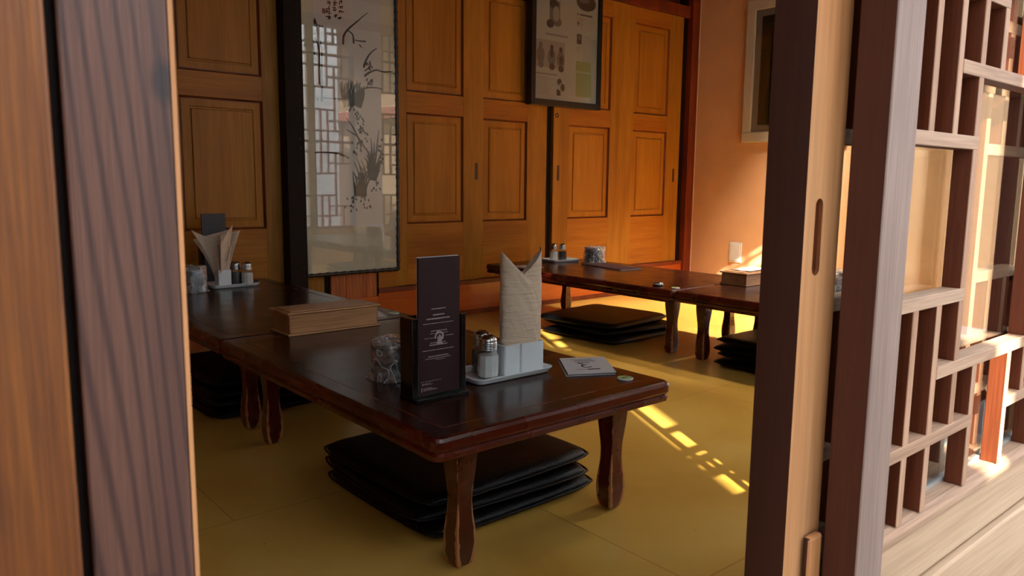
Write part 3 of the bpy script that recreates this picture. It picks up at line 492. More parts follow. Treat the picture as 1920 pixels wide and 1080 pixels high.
# ------------------------------------------------------------------ scroll painting
ART = [[[[2.195,1.7521],[2.1639,1.7285],[2.133,1.7011],[2.1024,1.6756],[2.0753,1.6514],[2.0517,1.6242],[2.0426,1.6002],[2.0405,1.5655]],0.0015,0.006],[[[2.0587,1.6452],[2.0816,1.6367],[2.0999,1.6199],[2.1037,1.5787]],0.002,0.005],[[[1.8818,1.614],[1.8808,1.5747],[1.8986,1.5376],[1.8996,1.4587],[1.8952,1.4129],[1.8985,1.345]],0.002,0.005],[[[1.8753,1.602],[1.8722,1.5345],[1.8775,1.4564]],0.002,0.004],[[[1.9088,1.5697],[1.915,1.5169],[1.9123,1.4373],[1.9125,1.3462],[1.9089,1.2571]],0.003,0.006],[[[1.8712,1.337],[1.8727,1.2802],[1.8912,1.2616]],0.003,0.005],[[[2.2472,1.5702],[2.2155,1.5477],[2.1873,1.515],[2.1659,1.4715]],0.002,0.006],[[[2.3523,1.4552],[2.284,1.4474],[2.2418,1.4523],[2.1997,1.4364],[2.1648,1.4123]],0.002,0.006],[[[2.2769,1.3521],[2.2402,1.3563],[2.1913,1.3535],[2.1566,1.3405],[2.1319,1.2999]],0.002,0.006],[[[2.1704,1.3446],[2.1988,1.3827],[2.2186,1.4024]],0.002,0.003],[[[2.1653,1.439],[2.2002,1.4661],[2.2008,1.4958]],0.003,0.004],[[[2.1075,1.5966],[2.1478,1.5956],[2.1785,1.5981]],0.002,0.004],[[[2.1373,1.5769],[2.154,1.5613]],0.004,0.002],[[[1.8726,1.2745],[1.9556,1.2778],[2.0474,1.2818]],0.002,0.004],[[[2.0486,1.1842],[2.0781,1.1504],[2.1043,1.11],[2.1273,1.063],[2.1404,1.0273]],0.002,0.005],[[[2.0505,1.1193],[2.0838,1.103],[2.1174,1.0836],[2.151,1.0398],[2.1816,1.0014],[2.1912,0.9497],[2.1826,0.8636]],0.002,0.006],[[[1.8585,0.9895],[1.9226,0.9938],[1.9812,0.9909],[2.0274,0.9804],[2.064,0.9659]],0.002,0.006],[[[2.274,1.0228],[2.2507,0.9681],[2.2152,0.8609]],0.0015,0.007],[[[2.2212,1.0577],[2.2177,0.9856],[2.2019,0.8608]],0.0015,0.007],[[[2.2522,1.1324],[2.2369,1.023],[2.2094,0.8608]],0.0015,0.007],[[[2.2066,1.0296],[2.2086,0.9716],[2.1984,0.8607]],0.0015,0.007],[[[2.2664,0.9947],[2.246,0.9541],[2.2135,0.8609]],0.0015,0.007],[[[2.2346,1.0122],[2.2262,0.9628],[2.2055,0.8608]],0.0015,0.007],[[[2.1922,1.0108],[2.1996,0.9621],[2.1949,0.8607]],0.0015,0.007],[[[2.1709,0.9919],[2.1863,0.9526],[2.1896,0.8606]],0.0015,0.007],[[[2.1567,0.9732],[2.1774,0.9433],[2.1861,0.8606]],0.0015,0.007],[[[2.2443,0.9509],[2.2323,0.9322],[2.2081,0.8608]],0.0015,0.007],[[[2.2005,1.0842],[2.2047,0.999],[2.1966,0.8607]],0.0015,0.007],[[[2.0942,0.9474],[2.1202,0.8782],[2.1146,0.7652]],0.0015,0.006],[[[2.1084,0.9719],[2.1343,0.8906],[2.1201,0.7652]],0.0015,0.006],[[[2.1248,0.936],[2.1513,0.8725],[2.127,0.7651]],0.0015,0.006],[[[2.0796,0.8988],[2.106,0.8537],[2.109,0.7652]],0.0015,0.006],[[[2.1356,0.9605],[2.162,0.8848],[2.1312,0.7651]],0.0015,0.006],[[[2.1452,0.9182],[2.1721,0.8635],[2.1354,0.7651]],0.0015,0.006],[[[2.1628,0.9307],[2.1898,0.8699],[2.1423,0.7651]],0.0015,0.006],[[[2.0961,0.8748],[2.123,0.8416],[2.1159,0.7652]],0.0015,0.006],[[[2.1138,0.8994],[2.1405,0.854],[2.1229,0.7652]],0.0015,0.006],[[[2.0164,1.3674],[2.0271,1.2978],[2.0402,1.2542]],0.0015,0.007],[[[2.0294,1.3764],[2.0342,1.2983],[2.0421,1.2391]],0.0015,0.007],[[[2.0257,1.3436],[2.0342,1.2983],[2.0446,1.2516]],0.0015,0.007],[[[2.0255,1.3711],[2.0346,1.2984],[2.0465,1.2364]],0.0015,0.007],[[[2.051,1.3427],[2.0422,1.2989],[2.0491,1.2539]],0.0015,0.007],[[[2.0485,1.3668],[2.0447,1.2991],[2.051,1.2385]],0.0015,0.007],[[[2.033,1.3388],[2.0467,1.2993],[2.0534,1.2429]],0.0015,0.007],[[[2.0394,1.3568],[2.0486,1.2994],[2.0559,1.2568]],0.0015,0.007],[[[2.0648,1.3389],[2.0522,1.2997],[2.0581,1.252]],0.0015,0.007],[[[2.0581,1.3396],[2.0579,1.3002],[2.0601,1.2392]],0.0015,0.007],[[[2.0562,1.3582],[2.0586,1.3002],[2.0625,1.2492]],0.0015,0.007],[[[2.0559,1.3743],[2.0633,1.3006],[2.065,1.2585]],0.0015,0.007],[[[2.0698,1.3809],[2.0621,1.3005],[2.067,1.2471]],0.0015,0.007],[[[2.0629,1.3605],[2.0708,1.3012],[2.0694,1.2553]],0.0015,0.007],[[[2.0613,1.3631],[2.0709,1.3012],[2.0717,1.2535]],0.0015,0.007],[[[2.0825,1.3676],[2.0714,1.3012],[2.0738,1.247]],0.0015,0.007],[[[2.0634,1.3402],[2.0723,1.3013],[2.0762,1.255]],0.0015,0.007],[[[2.0837,1.3485],[2.0768,1.3016],[2.0784,1.2527]],0.0015,0.007],[[[2.0821,1.3759],[2.0782,1.3017],[2.0805,1.2442]],0.0015,0.007],[[[2.1011,1.3438],[2.0868,1.3024],[2.0827,1.2381]],0.0015,0.007],[[[2.0826,1.3834],[2.0917,1.3028],[2.085,1.2427]],0.0015,0.007],[[[2.1073,1.3671],[2.092,1.3028],[2.0873,1.2418]],0.0015,0.007],[[[2.0851,1.3707],[2.0936,1.3029],[2.0899,1.2581]],0.0015,0.007],[[[2.114,1.3691],[2.0957,1.3031],[2.0922,1.2613]],0.0015,0.007],[[[2.0906,1.3829],[2.1024,1.3036],[2.0944,1.2531]],0.0015,0.007],[[[2.091,1.3714],[2.1071,1.3039],[2.0966,1.2518]],0.0015,0.007],[[[2.0928,1.3754],[2.1026,1.3036],[2.099,1.258]],0.0015,0.007],[[[2.0984,1.3539],[2.1055,1.3038],[2.1011,1.2505]],0.0015,0.007],[[[2.1306,1.3768],[2.1092,1.3041],[2.1034,1.2497]],0.0015,0.007],[[[2.1132,1.3505],[2.1193,1.3049],[2.1057,1.2511]],0.0015,0.007],[[[2.1168,1.3759],[2.1146,1.3045],[2.108,1.2526]],0.0015,0.007],[[[2.1361,1.3773],[2.1242,1.3053],[2.1103,1.2509]],0.0015,0.007],[[[2.1178,1.3859],[2.1224,1.3051],[2.1127,1.258]],0.0015,0.007],[[[2.1416,1.3786],[2.1247,1.3053],[2.1151,1.2619]],0.0015,0.007],[[[2.1337,1.345],[2.1347,1.3061],[2.1172,1.2537]],0.0015,0.007],[[[2.1398,1.3467],[2.1361,1.3062],[2.1194,1.2457]],0.0015,0.007],[[[2.1241,1.3646],[2.1345,1.3061],[2.1216,1.2428]],0.0015,0.007],[[[2.1552,1.3481],[2.1386,1.3064],[2.124,1.2481]],0.0015,0.007],[[[2.1487,1.3523],[2.1456,1.3069],[2.1264,1.2513]],0.0015,0.007],[[[2.1534,1.3596],[2.1442,1.3068],[2.1285,1.2421]],0.0015,0.007],[[[2.1353,1.3438],[2.153,1.3075],[2.1308,1.2413]],0.0015,0.007],[[[2.1376,1.3576],[2.1555,1.3077],[2.1335,1.2614]],0.0015,0.007],[[[2.1618,1.3454],[2.1517,1.3074],[2.1358,1.2606]],0.0015,0.007],[[[2.1618,1.3612],[2.1605,1.3081],[2.1377,1.2426]],0.0015,0.007],[[[2.191,0.9617],[2.1953,0.8761],[2.1956,0.8484]],0.002,0.008],[[[2.2584,0.9627],[2.2357,0.8766],[2.2158,0.8485]],0.002,0.008],[[[2.2539,0.9549],[2.2331,0.8766],[2.2145,0.8485]],0.002,0.008],[[[2.2467,0.9053],[2.2292,0.8765],[2.2126,0.8485]],0.002,0.008],[[[2.2535,0.9227],[2.2332,0.8766],[2.2145,0.8485]],0.002,0.008],[[[2.254,0.9486],[2.2332,0.8766],[2.2146,0.8485]],0.002,0.008],[[[2.2339,0.9386],[2.2213,0.8764],[2.2086,0.8485]],0.002,0.008],[[[2.2546,0.9061],[2.234,0.8766],[2.2149,0.8485]],0.002,0.008],[[[2.2144,0.9237],[2.2098,0.8763],[2.2029,0.8484]],0.002,0.008],[[[2.1728,0.959],[2.1843,0.8759],[2.1901,0.8483]],0.002,0.008],[[[2.2263,0.9267],[2.2168,0.8764],[2.2064,0.8485]],0.002,0.008],[[[2.2522,0.9184],[2.2324,0.8766],[2.2142,0.8485]],0.002,0.008],[[[2.183,0.9351],[2.1907,0.876],[2.1933,0.8483]],0.002,0.008],[[[2.2429,0.9245],[2.2268,0.8765],[2.2114,0.8485]],0.002,0.008],[[[2.1702,0.9],[2.1834,0.8759],[2.1897,0.8483]],0.002,0.008],[[[2.2492,0.9571],[2.2303,0.8765],[2.2131,0.8485]],0.002,0.008],[[[2.2215,0.9346],[2.2139,0.8763],[2.2049,0.8484]],0.002,0.008],[[[2.245,0.9403],[2.228,0.8765],[2.2119,0.8485]],0.002,0.008],[[[2.1918,0.9262],[2.1962,0.8761],[2.1961,0.8484]],0.002,0.008],[[[2.2626,0.9567],[2.2383,0.8766],[2.2171,0.8485]],0.002,0.008],[[[2.1804,0.9161],[2.1894,0.876],[2.1926,0.8483]],0.002,0.008],[[[2.2543,0.9255],[2.2336,0.8766],[2.2147,0.8485]],0.002,0.008],[[[2.2104,0.8991],[2.2076,0.8762],[2.2018,0.8484]],0.002,0.008],[[[2.2443,0.9583],[2.2273,0.8765],[2.2116,0.8485]],0.002,0.008],[[[2.2542,0.949],[2.2334,0.8766],[2.2146,0.8485]],0.002,0.008],[[[2.1979,0.9005],[2.2001,0.8761],[2.198,0.8484]],0.002,0.008],[[[2.2094,0.9035],[2.207,0.8762],[2.2015,0.8484]],0.002,0.008],[[[2.185,0.8975],[2.1924,0.876],[2.1942,0.8483]],0.002,0.008],[[[2.1868,0.9509],[2.1929,0.8761],[2.1944,0.8483]],0.002,0.008],[[[2.2169,0.9376],[2.2111,0.8763],[2.2035,0.8484]],0.002,0.008],[[[2.1302,0.8113],[2.1291,0.8019],[2.13,0.759]],0.002,0.006],[[[2.1494,0.8994],[2.1432,0.8019],[2.1423,0.7589]],0.002,0.006],[[[2.1071,0.8463],[2.1101,0.8019],[2.1132,0.7591]],0.002,0.006],[[[2.1248,0.8297],[2.1245,0.8019],[2.1259,0.759]],0.002,0.006],[[[2.1258,0.8922],[2.1244,0.8019],[2.1258,0.759]],0.002,0.006],[[[2.0996,0.8167],[2.1046,0.8019],[2.1084,0.7591]],0.002,0.006],[[[2.1113,0.8247],[2.1138,0.8019],[2.1165,0.759]],0.002,0.006],[[[2.1772,0.8388],[2.1663,0.802],[2.1625,0.7588]],0.002,0.006],[[[2.1448,0.8403],[2.1404,0.8019],[2.1398,0.7589]],0.002,0.006],[[[2.1065,0.8104],[2.1102,0.8019],[2.1133,0.7591]],0.002,0.006],[[[2.1224,0.8106],[2.1229,0.8019],[2.1245,0.759]],0.002,0.006],[[[2.1058,0.8148],[2.1096,0.8019],[2.1128,0.7591]],0.002,0.006],[[[2.1563,0.84],[2.1496,0.802],[2.1479,0.7589]],0.002,0.006],[[[2.1213,0.8858],[2.1209,0.8019],[2.1227,0.759]],0.002,0.006],[[[2.1551,0.8646],[2.1483,0.802],[2.1467,0.7589]],0.002,0.006],[[[2.1441,0.8868],[2.1392,0.8019],[2.1387,0.7589]],0.002,0.006],[[[2.0843,0.885],[2.0912,0.8019],[2.0966,0.7591]],0.002,0.006],[[[2.1594,0.8827],[2.1514,0.802],[2.1495,0.7589]],0.002,0.006],[[[2.1688,0.8638],[2.1592,0.802],[2.1563,0.7589]],0.002,0.006],[[[2.1348,0.8655],[2.132,0.8019],[2.1324,0.759]],0.002,0.006],[[[2.1399,0.8907],[2.1357,0.8019],[2.1357,0.759]],0.002,0.006],[[[2.1157,0.8081],[2.1176,0.8019],[2.1198,0.759]],0.002,0.006],[[[2.0932,0.8355],[2.0991,0.8019],[2.1037,0.7591]],0.002,0.006],[[[2.1091,0.8701],[2.1113,0.8019],[2.1143,0.7591]],0.002,0.006],[[[2.1104,1.1865],[2.1132,1.1807],[2.1174,1.1726]],0.002,0.005],[[[2.1479,1.1325],[2.1499,1.1265],[2.1528,1.1183]],0.002,0.005],[[[2.1548,1.1791],[2.1552,1.1732],[2.1559,1.1648]],0.002,0.005],[[[2.1322,1.148],[2.1349,1.1422],[2.1391,1.134]],0.002,0.005],[[[2.1444,1.1202],[2.1417,1.1141],[2.1378,1.1054]],0.002,0.005],[[[2.1395,1.1411],[2.141,1.1352],[2.1433,1.1269]],0.002,0.005],[[[2.1377,1.1298],[2.1363,1.1237],[2.1342,1.1152]],0.002,0.005],[[[2.1532,1.1612],[2.1538,1.1552],[2.1546,1.1469]],0.002,0.005],[[[2.1513,1.1397],[2.1499,1.1336],[2.1479,1.1251]],0.002,0.005],[[[2.1198,1.1651],[2.1205,1.1591],[2.1216,1.1508]],0.002,0.005],[[[2.1559,1.1258],[2.1551,1.1197],[2.1539,1.1112]],0.002,0.005],[[[2.1273,1.1302],[2.1257,1.1242],[2.1234,1.1156]],0.002,0.005],[[[2.1289,1.1881],[2.1267,1.182],[2.1235,1.1734]],0.002,0.005],[[[2.1341,1.1395],[2.1348,1.1335],[2.1358,1.1252]],0.002,0.005],[[[2.1449,1.0667],[2.1456,1.0607],[2.1467,1.0523]],0.002,0.005],[[[2.1359,1.1194],[2.1389,1.1136],[2.1434,1.1054]],0.002,0.005],[[[2.1752,1.0698],[2.1758,1.0638],[2.1767,1.0553]],0.002,0.005],[[[2.1434,1.1184],[2.1417,1.1123],[2.1391,1.1038]],0.002,0.005],[[[2.1381,1.0678],[2.1406,1.0618],[2.1443,1.0535]],0.002,0.005],[[[2.1659,1.116],[2.164,1.1099],[2.1612,1.1013]],0.002,0.005],[[[2.1418,1.0667],[2.1394,1.0606],[2.1359,1.052]],0.002,0.005],[[[2.1659,1.0839],[2.1661,1.0779],[2.1664,1.0694]],0.002,0.005],[[[2.1746,1.1096],[2.1746,1.1035],[2.1747,1.0951]],0.002,0.005],[[[2.1359,1.1177],[2.1327,1.1115],[2.1279,1.1029]],0.002,0.005],[[[2.1436,1.1166],[2.1405,1.1104],[2.136,1.1018]],0.002,0.005],[[[2.1761,1.108],[2.1786,1.1021],[2.1824,1.0938]],0.002,0.005],[[[2.259,1.0182],[2.26,1.012],[2.2615,1.0035]],0.002,0.005],[[[2.2713,1.0022],[2.2728,0.9961],[2.2749,0.9875]],0.002,0.005],[[[2.252,1.0221],[2.2534,1.016],[2.2556,1.0074]],0.002,0.005],[[[2.2519,1.0432],[2.2495,1.037],[2.2458,1.0283]],0.002,0.005],[[[2.2666,1.0458],[2.2635,1.0396],[2.2589,1.0308]],0.002,0.005],[[[2.2321,1.0014],[2.2304,0.9952],[2.2277,0.9866]],0.002,0.005],[[[2.2436,1.0231],[2.246,1.017],[2.2495,1.0085]],0.002,0.005],[[[2.241,1.0556],[2.2404,1.0495],[2.2394,1.0408]],0.002,0.005],[[[2.2252,1.001],[2.2218,0.9948],[2.2167,0.986]],0.002,0.005],[[[2.2729,1.0828],[2.2705,1.0766],[2.2668,1.0678]],0.002,0.005],[[[2.2662,1.0082],[2.2643,1.002],[2.2614,0.9932]],0.002,0.005],[[[2.252,1.0461],[2.2534,1.04],[2.2556,1.0315]],0.002,0.005],[[[2.2497,0.9575],[2.253,0.9514],[2.258,0.9429]],0.002,0.005],[[[2.2646,0.9543],[2.2675,0.9482],[2.2719,0.9396]],0.002,0.005],[[[2.2552,0.9569],[2.2574,0.9507],[2.2607,0.9421]],0.002,0.005],[[[2.2616,0.9845],[2.2623,0.9783],[2.2634,0.9697]],0.002,0.005],[[[2.2708,0.9774],[2.2717,0.9712],[2.2731,0.9626]],0.002,0.005],[[[2.2702,0.9664],[2.2669,0.9601],[2.262,0.9514]],0.002,0.005],[[[2.0803,0.7405],[2.0825,0.7344],[2.0858,0.7258]],0.002,0.005],[[[2.0826,0.7367],[2.0851,0.7306],[2.0888,0.722]],0.002,0.005],[[[2.0796,0.7344],[2.0816,0.7283],[2.0848,0.7197]],0.002,0.005],[[[2.1007,0.6934],[2.1031,0.6873],[2.1068,0.6786]],0.002,0.005],[[[2.0817,0.708],[2.0823,0.7019],[2.0832,0.6933]],0.002,0.005],[[[2.0705,0.687],[2.0694,0.6809],[2.0678,0.6723]],0.002,0.005],[[[2.0346,0.7075],[2.0345,0.7014],[2.0343,0.6929]],0.002,0.005],[[[2.0726,0.7155],[2.0709,0.7094],[2.0682,0.7009]],0.002,0.005],[[[2.0453,0.7542],[2.047,0.7481],[2.0496,0.7396]],0.002,0.005],[[[2.1902,0.7117],[2.1875,0.7055],[2.1834,0.6969]],0.002,0.005],[[[2.193,0.7052],[2.193,0.699],[2.1929,0.6902]],0.002,0.005],[[[2.1517,0.7049],[2.1524,0.6987],[2.1535,0.69]],0.002,0.005],[[[2.1786,0.7455],[2.1801,0.7393],[2.1823,0.7306]],0.002,0.005],[[[2.1534,0.7229],[2.1509,0.7168],[2.1472,0.7082]],0.002,0.005],[[[2.1668,0.7024],[2.1683,0.6961],[2.1707,0.6874]],0.002,0.005],[[[2.2427,0.8421],[2.2419,0.8358],[2.2406,0.8271]],0.002,0.005],[[[2.231,0.8616],[2.2303,0.8554],[2.2292,0.8467]],0.002,0.005],[[[2.2513,0.8081],[2.2537,0.8018],[2.2573,0.7931]],0.002,0.005],[[[2.2128,0.8127],[2.2146,0.8065],[2.2174,0.7978]],0.002,0.005],[[[2.2362,0.8316],[2.2339,0.8254],[2.2304,0.8167]],0.002,0.005],[[[2.1966,0.798],[2.1994,0.7919],[2.2037,0.7832]],0.002,0.005],[[[2.2114,0.8078],[2.2106,0.8016],[2.2095,0.7929]],0.002,0.005],[[[2.2313,0.8015],[2.23,0.7952],[2.228,0.7865]],0.002,0.005],[[[2.2316,0.8451],[2.2316,0.8389],[2.2315,0.8302]],0.002,0.005],[[[2.0791,0.7603],[2.0776,0.7542],[2.0753,0.7457]],0.002,0.005],[[[2.1526,0.764],[2.1542,0.7579],[2.1566,0.7492]],0.002,0.005],[[[2.0833,0.7383],[2.081,0.7322],[2.0775,0.7237]],0.002,0.005],[[[2.0843,0.7619],[2.087,0.7558],[2.0911,0.7472]],0.002,0.005],[[[2.1316,0.7408],[2.1315,0.7347],[2.1313,0.7261]],0.002,0.005],[[[2.086,0.758],[2.0856,0.7519],[2.085,0.7433]],0.002,0.005],[[[2.1589,0.763],[2.1571,0.7568],[2.1544,0.7482]],0.002,0.005],[[[2.1466,0.7646],[2.1497,0.7585],[2.1543,0.7498]],0.002,0.005],[[[2.1009,0.7509],[2.1018,0.7448],[2.1033,0.7362]],0.002,0.005],[[[2.152,0.7658],[2.1542,0.7596],[2.1575,0.751]],0.002,0.005],[[[2.0911,0.7464],[2.0879,0.7403],[2.083,0.7318]],0.002,0.005],[[[2.1402,0.7626],[2.1381,0.7565],[2.135,0.7479]],0.002,0.005],[[[2.0795,0.7585],[2.0782,0.7524],[2.0764,0.7439]],0.002,0.005],[[[2.1581,0.7494],[2.157,0.7432],[2.1555,0.7346]],0.002,0.005],[[[2.1201,1.2612],[2.1182,1.2552],[2.1152,1.2466]],0.002,0.005],[[[2.1166,1.2239],[2.1177,1.2181],[2.1194,1.2098]],0.002,0.005],[[[2.1193,1.2666],[2.1218,1.2609],[2.1256,1.2528]],0.002,0.005],[[[2.0964,1.2361],[2.0985,1.2303],[2.1017,1.2222]],0.002,0.005],[[[2.0485,1.2549],[2.046,1.2488],[2.0424,1.2404]],0.002,0.005],[[[2.0782,1.2406],[2.0784,1.2347],[2.0786,1.2264]],0.002,0.005],[[[2.0686,1.2306],[2.0707,1.2249],[2.0738,1.2168]],0.002,0.005],[[[2.1014,1.2663],[2.099,1.2602],[2.0955,1.2516]],0.002,0.005],[[[2.0577,1.2537],[2.058,1.2478],[2.0585,1.2396]],0.002,0.005],[[[2.0553,1.2354],[2.0542,1.2294],[2.0525,1.221]],0.002,0.005],[[[2.1189,1.1905],[2.1217,1.1847],[2.1259,1.1766]],0.002,0.005],[[[2.1098,1.2028],[2.1128,1.197],[2.1173,1.189]],0.002,0.005],[[[2.1112,1.2144],[2.109,1.2083],[2.1059,1.1998]],0.002,0.005],[[[2.1442,1.1912],[2.147,1.1854],[2.1512,1.1772]],0.002,0.005],[[[2.1267,1.2148],[2.1253,1.2088],[2.1232,1.2003]],0.002,0.005],[[[2.1386,1.203],[2.1361,1.1969],[2.1324,1.1883]],0.002,0.005],[[[2.1198,1.1993],[2.1187,1.1933],[2.1171,1.1848]],0.002,0.005],[[[2.1839,1.4876],[2.1807,1.4813],[2.1758,1.4726]],0.002,0.005],[[[2.202,1.4612],[2.2014,1.4552],[2.2004,1.4468]],0.002,0.005],[[[2.1655,1.4782],[2.1658,1.4723],[2.1662,1.4641]],0.002,0.005],[[[2.2084,1.4737],[2.2114,1.4681],[2.216,1.4602]],0.002,0.005],[[[2.1883,1.4859],[2.1889,1.4801],[2.1899,1.4719]],0.002,0.005],[[[2.192,1.4665],[2.1933,1.4607],[2.1954,1.4526]],0.002,0.005],[[[2.1603,1.471],[2.1622,1.4653],[2.165,1.4573]],0.002,0.005],[[[2.1841,1.4032],[2.1819,1.397],[2.1786,1.3884]],0.002,0.005],[[[2.1899,1.385],[2.1886,1.379],[2.1866,1.3705]],0.002,0.005],[[[2.2047,1.399],[2.2035,1.3929],[2.2018,1.3844]],0.002,0.005],[[[2.2061,1.3812],[2.209,1.3755],[2.2135,1.3675]],0.002,0.005],[[[2.2172,1.3959],[2.216,1.3898],[2.2142,1.3813]],0.002,0.005],[[[2.2003,1.3808],[2.1993,1.3747],[2.1978,1.3662]],0.002,0.005],[[[2.2142,1.3986],[2.2139,1.3926],[2.2134,1.3842]],0.002,0.005],[[[1.8867,1.6284],[1.8871,1.6228],[1.8878,1.6151]],0.002,0.005],[[[1.9199,1.6493],[1.921,1.6438],[1.9228,1.6362]],0.002,0.005],[[[1.9052,1.6494],[1.907,1.644],[1.9097,1.6365]],0.002,0.005],[[[2.1169,1.0587],[2.1197,1.0528],[2.1239,1.0445]],0.002,0.005],[[[2.1115,1.0333],[2.1117,1.0273],[2.1119,1.0188]],0.002,0.005],[[[2.0836,1.0585],[2.0833,1.0525],[2.0829,1.0441]],0.002,0.005],[[[2.1163,1.0525],[2.116,1.0465],[2.1156,1.038]],0.002,0.005],[[[2.1039,1.0011],[2.1068,0.9951],[2.1111,0.9868]],0.002,0.005],[[[2.1374,1.0168],[2.1368,1.0107],[2.1358,1.0022]],0.002,0.005],[[[2.0887,1.0064],[2.0909,1.0005],[2.0942,0.9921]],0.002,0.005],[[[2.1352,1.0245],[2.1346,1.0184],[2.1338,1.0099]],0.002,0.005],[[[2.093,1.0103],[2.0956,1.0044],[2.0995,0.9961]],0.002,0.005],[[[2.1038,0.9955],[2.1067,0.9895],[2.111,0.9812]],0.002,0.005],[[[2.1337,1.0197],[2.1363,1.0138],[2.1403,1.0054]],0.002,0.005],[[[2.0335,1.8174],[2.0518,1.8225]],0.003,0.002],[[[2.0233,1.837],[2.0204,1.8202]],0.003,0.002],[[[2.0321,1.842],[2.0292,1.8251]],0.003,0.002],[[[2.037,1.833],[2.034,1.8162]],0.003,0.002],[[[2.0253,1.7991],[2.0436,1.8042]],0.003,0.002],[[[2.0232,1.8088],[2.0415,1.8139]],0.003,0.002],[[[2.0299,1.8064],[2.0482,1.8115]],0.003,0.002],[[[2.0197,1.8001],[2.038,1.8052]],0.003,0.002],[[[2.0356,1.7978],[2.0327,1.7809]],0.003,0.002],[[[2.0253,1.7836],[2.0223,1.7668]],0.003,0.002],[[[2.0224,1.7831],[2.0407,1.7881]],0.003,0.002],[[[2.0379,1.7899],[2.0349,1.773]],0.003,0.002],[[[2.018,1.754],[2.0363,1.759]],0.003,0.002],[[[2.0316,1.764],[2.0286,1.7471]],0.003,0.002],[[[2.025,1.756],[2.0433,1.761]],0.003,0.002],[[[2.0415,1.7649],[2.0385,1.748]],0.003,0.002],[[[2.0322,1.7309],[2.0506,1.7358]],0.003,0.002],[[[2.0187,1.7314],[2.037,1.7363]],0.003,0.002],[[[2.019,1.7334],[2.0373,1.7383]],0.003,0.002],[[[2.0271,1.7402],[2.0241,1.7233]],0.003,0.002],[[[2.0268,1.7085],[2.0238,1.6916]],0.003,0.002],[[[2.0185,1.6993],[2.0368,1.7041]],0.003,0.002],[[[2.0135,1.6957],[2.0318,1.7005]],0.003,0.002],[[[2.0117,1.6978],[2.03,1.7026]],0.003,0.002],[[[1.9926,1.8189],[2.0107,1.824]],0.003,0.002],[[[1.984,1.8102],[2.002,1.8153]],0.003,0.002],[[[1.9927,1.8294],[1.9897,1.8127]],0.003,0.002],[[[1.9938,1.8359],[1.9909,1.8192]],0.003,0.002],[[[1.9807,1.8008],[1.9987,1.8059]],0.003,0.002],[[[2.0076,1.8066],[2.0046,1.7898]],0.003,0.002],[[[1.9898,1.7857],[2.0079,1.7907]],0.003,0.002],[[[1.9856,1.7904],[2.0037,1.7954]],0.003,0.002],[[[1.9938,1.7734],[1.9909,1.7566]],0.003,0.002],[[[1.9878,1.7608],[2.0059,1.7658]],0.003,0.002],[[[1.993,1.7714],[2.0111,1.7764]],0.003,0.002],[[[1.986,1.7736],[2.0041,1.7786]],0.003,0.002],[[[1.9833,1.7466],[2.0014,1.7515]],0.003,0.002],[[[2.0009,1.7463],[1.9979,1.7295]],0.003,0.002],[[[1.9922,1.7466],[1.9893,1.7298]],0.003,0.002],[[[1.9852,1.7327],[2.0033,1.7376]],0.003,0.002],[[[2.0039,1.7163],[2.001,1.6994]],0.003,0.002],[[[1.9935,1.7094],[2.0117,1.7142]],0.003,0.002],[[[1.9997,1.7157],[1.9968,1.6989]],0.003,0.002],[[[1.9891,1.7049],[2.0073,1.7097]],0.003,0.002],[[[1.9583,1.8312],[1.9554,1.8146]],0.003,0.002],[[[1.9556,1.811],[1.9735,1.8161]],0.003,0.002],[[[1.9551,1.8228],[1.9521,1.8061]],0.003,0.002],[[[1.9501,1.8146],[1.968,1.8197]],0.003,0.002],[[[1.9681,1.8088],[1.9652,1.7922]],0.003,0.002],[[[1.9509,1.7959],[1.9479,1.7793]],0.003,0.002],[[[1.9517,1.7869],[1.9696,1.7919]],0.003,0.002],[[[1.9452,1.7927],[1.9631,1.7977]],0.003,0.002],[[[1.9648,1.7781],[1.9618,1.7614]],0.003,0.002],[[[1.97,1.7751],[1.967,1.7584]],0.003,0.002],[[[1.9698,1.7723],[1.9668,1.7556]],0.003,0.002],[[[1.9573,1.778],[1.9543,1.7613]],0.003,0.002],[[[1.9653,1.7413],[1.9623,1.7246]],0.003,0.002],[[[1.9631,1.7526],[1.9602,1.7359]],0.003,0.002],[[[1.9447,1.7345],[1.9625,1.7393]],0.003,0.002],[[[1.9495,1.738],[1.9466,1.7214]],0.003,0.002],[[[1.9552,1.73],[1.9522,1.7133]],0.003,0.002],[[[1.9647,1.7294],[1.9617,1.7127]],0.003,0.002],[[[1.9573,1.7124],[1.9753,1.7172]],0.003,0.002],[[[1.9416,1.7193],[1.9595,1.7241]],0.003,0.002],[[[1.9543,1.6855],[1.9722,1.6902]],0.003,0.002],[[[1.9646,1.7057],[1.9616,1.689]],0.003,0.002],[[[1.9434,1.6954],[1.9613,1.7001]],0.003,0.002],[[[1.956,1.6933],[1.974,1.698]],0.003,0.002],[[[1.8832,1.6753],[1.8802,1.6588]],0.003,0.002],[[[1.8849,1.6692],[1.8819,1.6526]],0.003,0.002],[[[1.8718,1.6604],[1.8893,1.665]],0.003,0.002],[[[1.8787,1.6792],[1.8757,1.6627]],0.003,0.002],[[[1.8797,1.6545],[1.8768,1.638]],0.003,0.002],[[[1.8726,1.6542],[1.8901,1.6588]],0.003,0.002],[[[1.8746,1.6512],[1.8921,1.6558]],0.003,0.002],[[[1.89,1.6572],[1.8871,1.6406]],0.003,0.002],[[[1.8895,1.6416],[1.8865,1.6251]],0.003,0.002],[[[1.8868,1.6466],[1.8838,1.63]],0.003,0.002],[[[1.8829,1.6434],[1.9005,1.648]],0.003,0.002],[[[1.8761,1.6447],[1.8732,1.6281]],0.003,0.002]]
WK = 1.0
